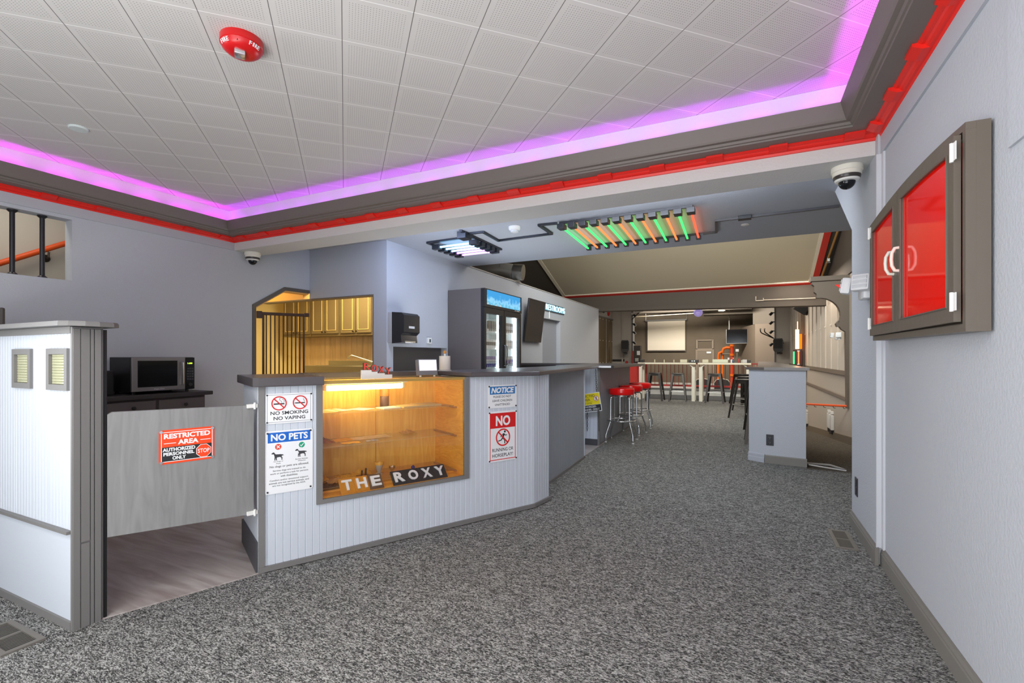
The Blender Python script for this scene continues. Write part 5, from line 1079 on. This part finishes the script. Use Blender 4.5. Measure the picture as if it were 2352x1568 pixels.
# scalloped bracket arch beside the aisle
pr = [(1.30, 2.73), (1.86, 2.73), (1.86, .20), (1.82, .20), (1.80, 1.70), (1.74, 1.74), (1.70, 1.80), (1.66, 1.80), (1.64, 1.86), (1.69, 1.93)]
for a in range(-25, 96, 12): pr.append((1.36 + .36 * math.cos(R(a)), 2.02 + .36 * math.sin(R(a))))
pr += [(1.32, 2.385), (1.32, 2.46), (1.28, 2.50), (1.28, 2.62), (1.24, 2.66), (1.24, 2.73)]
structure('trim_25', MB().plate(pr, 11.22, 11.38).box((1.22, 11.18, 2.71), (1.86, 11.42, 2.80)), mat('arch_brown', (98, 88, 78), .55))
structure('trim_26', MB().plate([(1.62, 2.62), (1.80, 2.62), (1.80, 2.47)], 11.212, 11.219), RED)
hb = thing('hand_rail', 'orange-red round handrail with brackets dropping beside the aisle', 'handrail', (1.4, 11.2, .2))
MB().tube([(.70, 12.6, .155), (1.84, 11.25, .245)], .022, 12).build('rail', BRASSY, hb, smooth=40, world=True)
for i in range(8):
    f = (i + .5) / 8; p = Vector((.70, 12.6, .155)).lerp(Vector((1.84, 11.25, .245)), f); MB().tube([p, p + Vector((.02, .01, -.05)), p + Vector((.05, .03, -.055))], .006, 6).build('rail_bracket', DARKW, hb, world=True)
emergency((AX - .15, 11.30, 1.60), R(-70), 'small white emergency light far down the aisle beside the arch')
for y, lb in ((13.25, 'white control unit with dangling plugs on the near aisle wall'), (18.0, 'white control unit half hidden by the divider, far aisle wall')):
    zf = -(y - 6) * .094; t = thing('control_unit', lb, 'control unit', (AX, y, zf + .15)); CU = mat('unit_white', (214, 212, 208), .4)
    for dy in (-.18, .18):
        MB().bbox((AX - .06, y + dy - .13, zf + .22), (AX, y + dy + .13, zf + .56), .012).build('unit_case', CU, t, world=True)
        for j in range(3): MB().box((AX - .05, y + dy - .10 + j * .08, zf + .13), (AX - .02, y + dy - .06 + j * .08, zf + .22)).build('plug', BLACK, t, world=True)
        MB().bbox((AX - .06, y + dy - .07, zf + .58), (AX, y + dy + .07, zf + .64), .006).build('unit_top', CU, t, world=True)
    MB().tube([(AX - .03, y, zf + .5), (AX - .03, y, zf + .1)], .018, 8).build('cable', mat('cable_dark', (60, 56, 52), .5), t, world=True)
mt = thing('floor_frame', 'small white metal frame on the aisle floor behind the divider', 'frame', (.72, 6.3, -.02))
MB().tube([(.66, 6.20, .006), (.98, 6.12, .0), (.90, 6.52, -.035), (.66, 6.5, -.03)], .012, 8, closed=True).build('frame_bar', mat('frame_pale', (214, 210, 204), .4), mt, smooth=40, world=True)
pi = thing('copper_pipe', 'long tan copper pipe with a valve running down the dark soffit', 'pipe', (1.6, 12.5, 3.2)); CPM = mat('copper', (176, 132, 74), .4, .4)
MB().cyl((1.79, 11.0, sp(11.0) - .07), (1.69, 13.96, sp(13.96) - .07), .026, 12).build('pipe_run', CPM, pi, smooth=40, world=True)
MB().cbox((1.73, 12.8, sp(12.8) - .11), (.05, .06, .08)).cyl((1.69, 12.8, sp(12.8) - .17), (1.77, 12.8, sp(12.8) - .17), .01).build('valve', STEEL, pi, world=True)
pp_ = thing('conduit', 'thin pale pipe with elbows running along the dark bulkhead', 'pipe', (.9, 13.9, 2.5))
MB().tube([(.30, 13.90, 2.77), (.30, 13.90, 2.66), (.47, 13.90, 2.66), (.47, 13.90, 2.72)], .012, 8).tube([(.47, 13.90, 2.67), (1.62, 13.90, 2.66), (1.66, 13.90, 2.72)], .010, 8).build('conduit_run', mat('conduit_pale', (200, 188, 172), .4), pp_, smooth=40, world=True)
# ================================================================ LEFT HALL WALL AND STAGE
HX = -5.96
pn = thing('sound_absorber', 'brown wall panel with pale screw heads on the left hall wall', 'panel', (HX, 22.6, .5))
MB().box((HX + .002, 21.45, .5), (HX + .05, 23.85, 3.05)).build('panel_board', mat('panel_brown', (114, 98, 72), .55), pn, world=True)
MB().box((HX + .05, 22.62, .5), (HX + .055, 22.66, 3.05)).build('seam', PALE, pn, world=True)
for y in (21.55, 22.05, 22.64, 23.2, 23.75):
    for z in (.95, 1.98, 2.98): MB().cbox((HX + .056, y, z), (.012, .07, .035)).build('screw_head', mat('screw_pale', (226, 220, 206), .4), pn, world=True)
structure('trim_27', MB().box((HX, 21.4, 3.05), (HX + .07, 23.95, 3.11)), TAUPE2)
o = MB().lathe([(.13, 0), (.13, .05), (.06, .09), (0, .09)], (HX, 23.2, 3.35), 20, 'x').build('fire_alarm', AR, None, smooth=40); tag(o, 'small red fire alarm high on the far left hall wall', 'fire alarm')
o = MB().bbox((-.1, -.22, -.10), (.1, .22, .10), .02).at((HX + .2, 21.6, 3.36), R(20), 0, R(30)).cyl((HX, 21.6, 3.46), (HX + .2, 21.6, 3.40), .02).build('stage_light', BLACK, None); tag(o, 'black floodlight at the end of the wall behind the bar', 'light')
def loud(loc, rotz, label):
    t = thing('loudspeaker', label, 'loudspeaker', loc, rotz)
    MB().extrude([(-.17, .06), (-.19, .14), (-.19, .50), (-.15, .585), (.15, .585), (.19, .50), (.19, .14), (.17, .06), (.12, 0), (-.12, 0)], lambda p, s: (p[0] * (1, .8)[s], (-.15, .15)[s], p[1])).build('speaker_case', mat('speaker_charcoal', (48, 48, 48), .5), t)
    MB().bbox((-.155, -.158, .16), (.155, -.1505, .54), .004).build('speaker_grille', mat('speaker_grille', (34, 34, 36), .7), t)
    MB().bbox((-.07, -.05, -.09), (.07, .5, -.005), .01).build('wall_mount', BLACK, t)
    for x in (-.192, .178): MB().bbox((x, -.06, .36), (x + .014, .06, .40), .004).build('handle_recess', BLACK, t)
loud((-5.19, 23.5, 1.44), R(8), 'black loudspeaker on the pale wall left of the stage'); loud((1.38, 23.5, 1.42), R(-12), 'black loudspeaker on the pale wall right of the stage')
o = MB().box((-.3, -.05, 0), (.3, 0, .035)).box((-.3, -.05, .055), (.3, 0, .09)).at((-5.62, 23.99, 1.0)).build('wall_shelf', BLACK, None); tag(o, 'dark double slatted shelf low on the pale wall left of the stage', 'shelf')
o = MB().disc((0, 0), .07, -.03, 0).at((-5.22, 23.99, .95)).build('round_sign', mat('round_red', (200, 60, 60), .4), None); tag(o, 'small round red and white sign under the left loudspeaker', 'sign')
ps = thing('projection_screen', 'pale pull-down projection screen with taupe case on the stage wall', 'projection screen', (-4.15, 29.8, 1.6))
MB().box((-5.22, 29.80, 1.62), (-3.07, 29.805, 3.36)).build('screen_sheet', mat('screen_cream', (232, 222, 204), .7), ps, world=True); MB().box((-5.27, 29.795, 1.60), (-5.22, 29.806, 3.36)).box((-3.07, 29.795, 1.60), (-3.03, 29.806, 3.36)).build('black_border', DARKW, ps, world=True)
MB().bbox((-5.36, 29.74, 3.36), (-2.96, 29.86, 3.46), .02).build('screen_case', TAUPE2, ps, world=True); MB().bbox((-5.27, 29.78, 1.56), (-3.02, 29.82, 1.61), .008).build('bottom_bar', DARKTRIM, ps, world=True)
MB().cyl((-5.33, 29.8, 3.46), (-5.33, 29.8, 4.15), .012).cyl((-2.99, 29.8, 3.46), (-2.99, 29.8, 4.15), .012).build('hanger_wire', STEEL, ps, world=True)
def spot(name, label, loc, r=.15):
    t = thing(name, label, 'light', loc); MB().lathe([(r + .03, 0), (r + .03, -.02), (r, -.02), (r, -.004)], n=24).build('rim', WHITE, t); MB().lathe([(r - .002, -.005), (r - .002, -.03), (0, -.04)], n=24).build('glowing_lens', glow('spot_warm', (255, 232, 190), 26), t, smooth=40)
spot('recessed_light', 'left glowing warm ceiling light over the stage', (-3.32, 28.4, 3.83)); spot('recessed_light', 'right glowing warm ceiling light over the stage', (-.98, 26.7, 3.60))
structure('beam_stage_lights', MB().box((-4.3, 28.2, 3.831), (-2.3, 28.6, 4.15)).box((-1.9, 26.5, 3.601), (.4, 26.9, 4.15)), mat('stage_beam_dark', (72, 66, 56), .6))
db = thing('mirror_ball', 'violet shining mirror ball hanging above the stage front', 'mirror ball', (-1.83, 23.2, 3.22))
mb = MB(); mb.sphere((0, 0, 0), .19, 22, 14); mb.build('mirror_sphere', mat('mirror_violet_shine', (206, 198, 240), .15, .6, emit=((190, 170, 255), .30)), db); MB().cyl((0, 0, .19), (0, 0, 1.685), .01).build('hanging_rod', STEEL, db)  # violet shine put in as tint and faint glow; the ball is no lamp
tv = thing('television', 'black flat television on a ceiling pole over the stage', 'television', (-.2, 28.6, 1.9))
MB().bbox((-.62, -.04, .05), (.76, .04, .80), .01).build('screen_panel', mat('screen_black', (6, 6, 8), .12), tv); MB().box((-.62, -.045, .04), (.76, -.035, .055)).box((-.625, -.045, .05), (-.612, -.035, .8)).build('silver_edge', STEEL, tv); MB().cyl((-.48, .08, .6), (-.48, .08, 2.2), .03).build('ceiling_pole', STEEL, tv)
structure('wall_stage_block', MB().prism([(-.1, 29.9), (.55, 27.0), (2.5, 26.4), (2.5, 29.9)], -.4, 2.86), mat('block_brown', (122, 108, 94), .7))
structure('beam_stage_duct', MB().extrude([(.45, 27.2), (1.6, 26.6), (1.9, 27.4), (.7, 28.2)], lambda p, s: (p[0], p[1], (2.861, 3.75)[s])), mat('duct_brown', (100, 90, 78), .6))
structure('door_2', MB().box((-2.40, 29.94, -.4), (-1.60, 30.0, 1.56)), mat('stage_door', (124, 112, 96), .6))
dt = MB().box((-2.50, 29.92, -.4), (-2.40, 30, 1.66)).box((-1.60, 29.92, -.4), (-1.50, 30, 1.66)).box((-2.40, 29.92, 1.56), (-1.60, 30, 1.70)).box((-2.40, 29.92, 2.15), (-1.60, 30, 2.22)).box((-2.47, 29.92, 1.70), (-2.38, 30, 2.22)).box((-1.62, 29.92, 1.70), (-1.53, 30, 2.22))
structure('trim_28', dt, mat('door_trim', (140, 126, 110), .6))
o = MB().box((-1.90, 29.88, 1.42), (-1.66, 29.935, 1.52)).build('door_sign', SIGNW, None); tag(o, 'small white plate on the stage door', 'sign')
# orange pipes on the floor below the railing
OP = mat('pipe_orange', (232, 112, 20), .4); ORD = mat('pipe_red_orange', (214, 60, 20), .4)
pg = thing('orange_pipework', 'bright orange bent pipework standing below the railing behind the high tables', 'pipework', (-.55, 20.2, -1.33))
MB().tube([(-.86, 20.2, -1.33), (-.86, 20.2, 1.26), (-.83, 20.2, 1.36), (-.74, 20.2, 1.40)], .05, 12).build('tall_pipe', OP, pg, smooth=40, world=True)
MB().tube([(-.72, 20.3, -1.33), (-.72, 20.3, 1.42), (-.68, 20.3, 1.53), (-.58, 20.3, 1.57), (-.42, 20.3, 1.56)], .055, 12).build('tall_pipe', OP, pg, smooth=40, world=True)
MB().cyl((-.38, 20.2, -1.33), (-.38, 20.2, 1.66), .055, 12).build('red_pipe', ORD, pg, smooth=40, world=True)
for z in (1.64, 1.28, .50): MB().cyl((-.38, 20.2, z - .03), (-.38, 20.2, z + .05), .085, 14).build('flange', OP, pg, smooth=40, world=True)
MB().cyl((-.72, 20.22, 1.32), (-.38, 20.2, 1.32), .03).cyl((-.2, 20.2, -1.33), (-.2, 20.2, 1.45), .03).build('cross_pipe', mat('pipe_grey', (120, 116, 104), .4), pg, world=True)
MB().cbox((-.38, 20.12, 1.02), (.09, .03, .18)).cbox((-.2, 20.16, 1.46), (.11, .04, .1)).cbox((-.5, 20.12, 1.14), (.06, .03, .08)).build('white_tag', SIGNW, pg, world=True)
# dark chairs in the lower auditorium
def seat_(x, label):
    t = thing('auditorium_chair', label, 'chair', (x, 17.2, -1.055), 0, 'chairs below the railing'); CK = mat('chair_black', (36, 34, 34), .5)
    MB().extrude([(-.24, .55), (.24, .55), (.24, 1.40), (.17, 1.50), (0, 1.535), (-.17, 1.50), (-.24, 1.40)], lambda p, s: (p[0], (0, .09)[s], p[1])).build('backrest', CK, t)
    MB().tube([(-.24, .045, 1.40), (-.17, .045, 1.505), (0, .045, 1.54), (.17, .045, 1.505), (.24, .045, 1.40)], .015, 8).build('top_rail', mat('chair_piping', (206, 196, 180), .4), t, smooth=40)
    MB().bbox((-.26, -.45, .48), (.26, .05, .58), .02).build('seat', CK, t)
    for px in (-.22, .22):
        for py in (-.42, .04): MB().cyl((px, py, 0), (px, py, .49), .02, 8).build('leg', STEEL, t)
    return t
c0 = seat_(-1.22, 'black round-backed chair behind the gap between the high tables')
dup(c0, (-.62, 17.2, -1.055), 0, 'black round-backed chair behind the right high table'); 
# stage lights along the proscenium edges, cables
for i, (x, z, sx) in enumerate(((-4.86, 3.30, 1), (-4.86, 2.85, 1), (-4.86, 2.45, 1), (-4.86, 1.95, 1), (1.16, 3.15, -1), (1.16, 2.75, -1), (1.16, 2.35, -1), (1.16, 1.80, -1))):
    t = thing('stage_spotlight', ('top', 'second', 'third', 'lowest')[i % 4] + ' black stage spotlight on the ' + ('left' if sx > 0 else 'right') + ' edge of the stage opening', 'spotlight', (x, 23.9, z), 0, 'stage spotlights')
    MB().cyl((0, 0, 0), (sx * .10, -.02, -.10), .055, 12).build('lamp_can', BLACK, t, smooth=40); MB().cyl((sx * .101, -.0202, -.101), (sx * .106, -.021, -.106), .048, 12).build('lens', mat('lens_pale', (220, 216, 204), .2), t)
    MB().box((-sx * .09, .0, -.02), (0, .03, .02)).build('bracket', BLACK, t)
bm = thing('bar_lights', 'pair of curved black light arms on the right stage edge', 'light', (1.1, 23.9, 2.3))
for dx in (0, .16): MB().tube([(1.22, 23.9, 2.02), (.75 + dx, 23.85, 2.26), (.70 + dx, 23.85, 2.32), (.69 + dx, 23.85, 2.42)], .022, 8).build('light_arm', BLACK, bm, smooth=40, world=True); MB().cyl((.69 + dx, 23.85, 2.42), (.69 + dx, 23.85, 2.47), .035).build('lamp_tip', mat('lens_pale', (220, 216, 204), .2), bm, world=True)
pj = thing('projector_arm', 'pale angled lamp panel high on the left of the stage opening', 'light', (-4.5, 23.6, 3.4)); MB().bbox((-.42, -.1, -.04), (.42, .1, .04), .01).at((-4.50, 23.6, 3.42), 0, 0, R(-16)).build('lamp_panel', mat('panel_white', (206, 202, 200), .4), pj, world=True); MB().cyl((-4.98, 24.0, 3.06), (-4.5, 23.6, 3.40), .02).build('lamp_arm', BLACK, pj, world=True)
o = MB().cyl((-5.2, 25.2, 3.28), (-2.2, 25.2, 3.36), .03, 8).build('lighting_bar', mat('bar_grey', (130, 120, 104), .4, .4), None, smooth=40); tag(o, 'thin grey lighting bar across the top of the stage', 'pipe')
rg = thing('equipment_rack', 'cluttered dark equipment rack with a white box at the left stage edge', 'equipment', (-4.55, 23.4, -.4)); MB().bbox((-4.72, 23.2, -.4), (-4.42, 23.6, 1.75), .01).build('rack_case', mat('rack_dark', (54, 48, 44), .5), rg, world=True); MB().bbox((-4.56, 23.16, 1.30), (-4.42, 23.2, 1.50), .005).build('white_box', SIGNW, rg, world=True); MB().box((-4.76, 23.18, .9), (-4.72, 23.3, 1.5)).build('red_strip', SRED, rg, world=True); MB().bbox((-4.66, 23.14, .98), (-4.48, 23.2, 1.16), .02).build('knob_panel', STEEL, rg, world=True)
o = MB().bbox((-.2, -.12, 0), (.2, .12, .34), .02).at((1.62, 17.6, 2.62), R(-25), 0, R(35)).cyl((1.62, 17.6, 2.78), (1.81, 17.7, 2.72), .02).build('loudspeaker', BLACK, None); tag(o, 'black loudspeaker hanging under the bulkhead near the aisle panelling', 'loudspeaker')
# neon tube lamp on the aisle pilaster
nl = thing('tube_lamp', 'black box lamp with green and red neon tubes on the aisle pilaster', 'lamp', (AX - .2, 18.1, .75))
MB().bbox((1.48, 18.02, .92), (1.72, 18.2, 1.44), .01).build('lamp_box', mat('lamp_box', (70, 30, 24), .4), nl, world=True); MB().cyl((1.60, 18.1, .70), (1.60, 18.1, .92), .03).build('stem', BLACK, nl, world=True)
MB().cyl((1.49, 18.0, .98), (1.49, 18.0, 1.38), .018, 8).build('green_tube', glow('neon_green', (40, 230, 90), 5), nl, world=True); MB().cyl((1.62, 18.0, .99), (1.62, 18.0, 1.38), .018, 8).build('red_tube', glow('neon_red', (255, 70, 40), 6), nl, world=True)
for z in (.97, 1.40): MB().cyl((1.62, 17.98, z - .02), (1.62, 17.98, z + .02), .035).build('tube_clamp', SIGNW, nl, world=True)
wl = thing('wall_light_board', 'warm white glowing light board above the neon tube lamp', 'light', (1.6, 18.1, 1.5)); MB().box((1.54, 18.05, 1.47), (1.64, 18.12, 2.10)).build('light_board', glow('board_warm', (255, 196, 140), 3.2), wl, world=True); MB().box((1.641, 18.05, 1.47), (1.72, 18.13, 1.95)).build('orange_side', glow('board_orange', (255, 110, 20), 1.6), wl, world=True); MB().cyl((1.60, 18.08, 2.10), (1.60, 18.08, 2.36), .012, 8).build('thin_tube', glow('board_warm', (255, 196, 140), 3.2), wl, world=True)
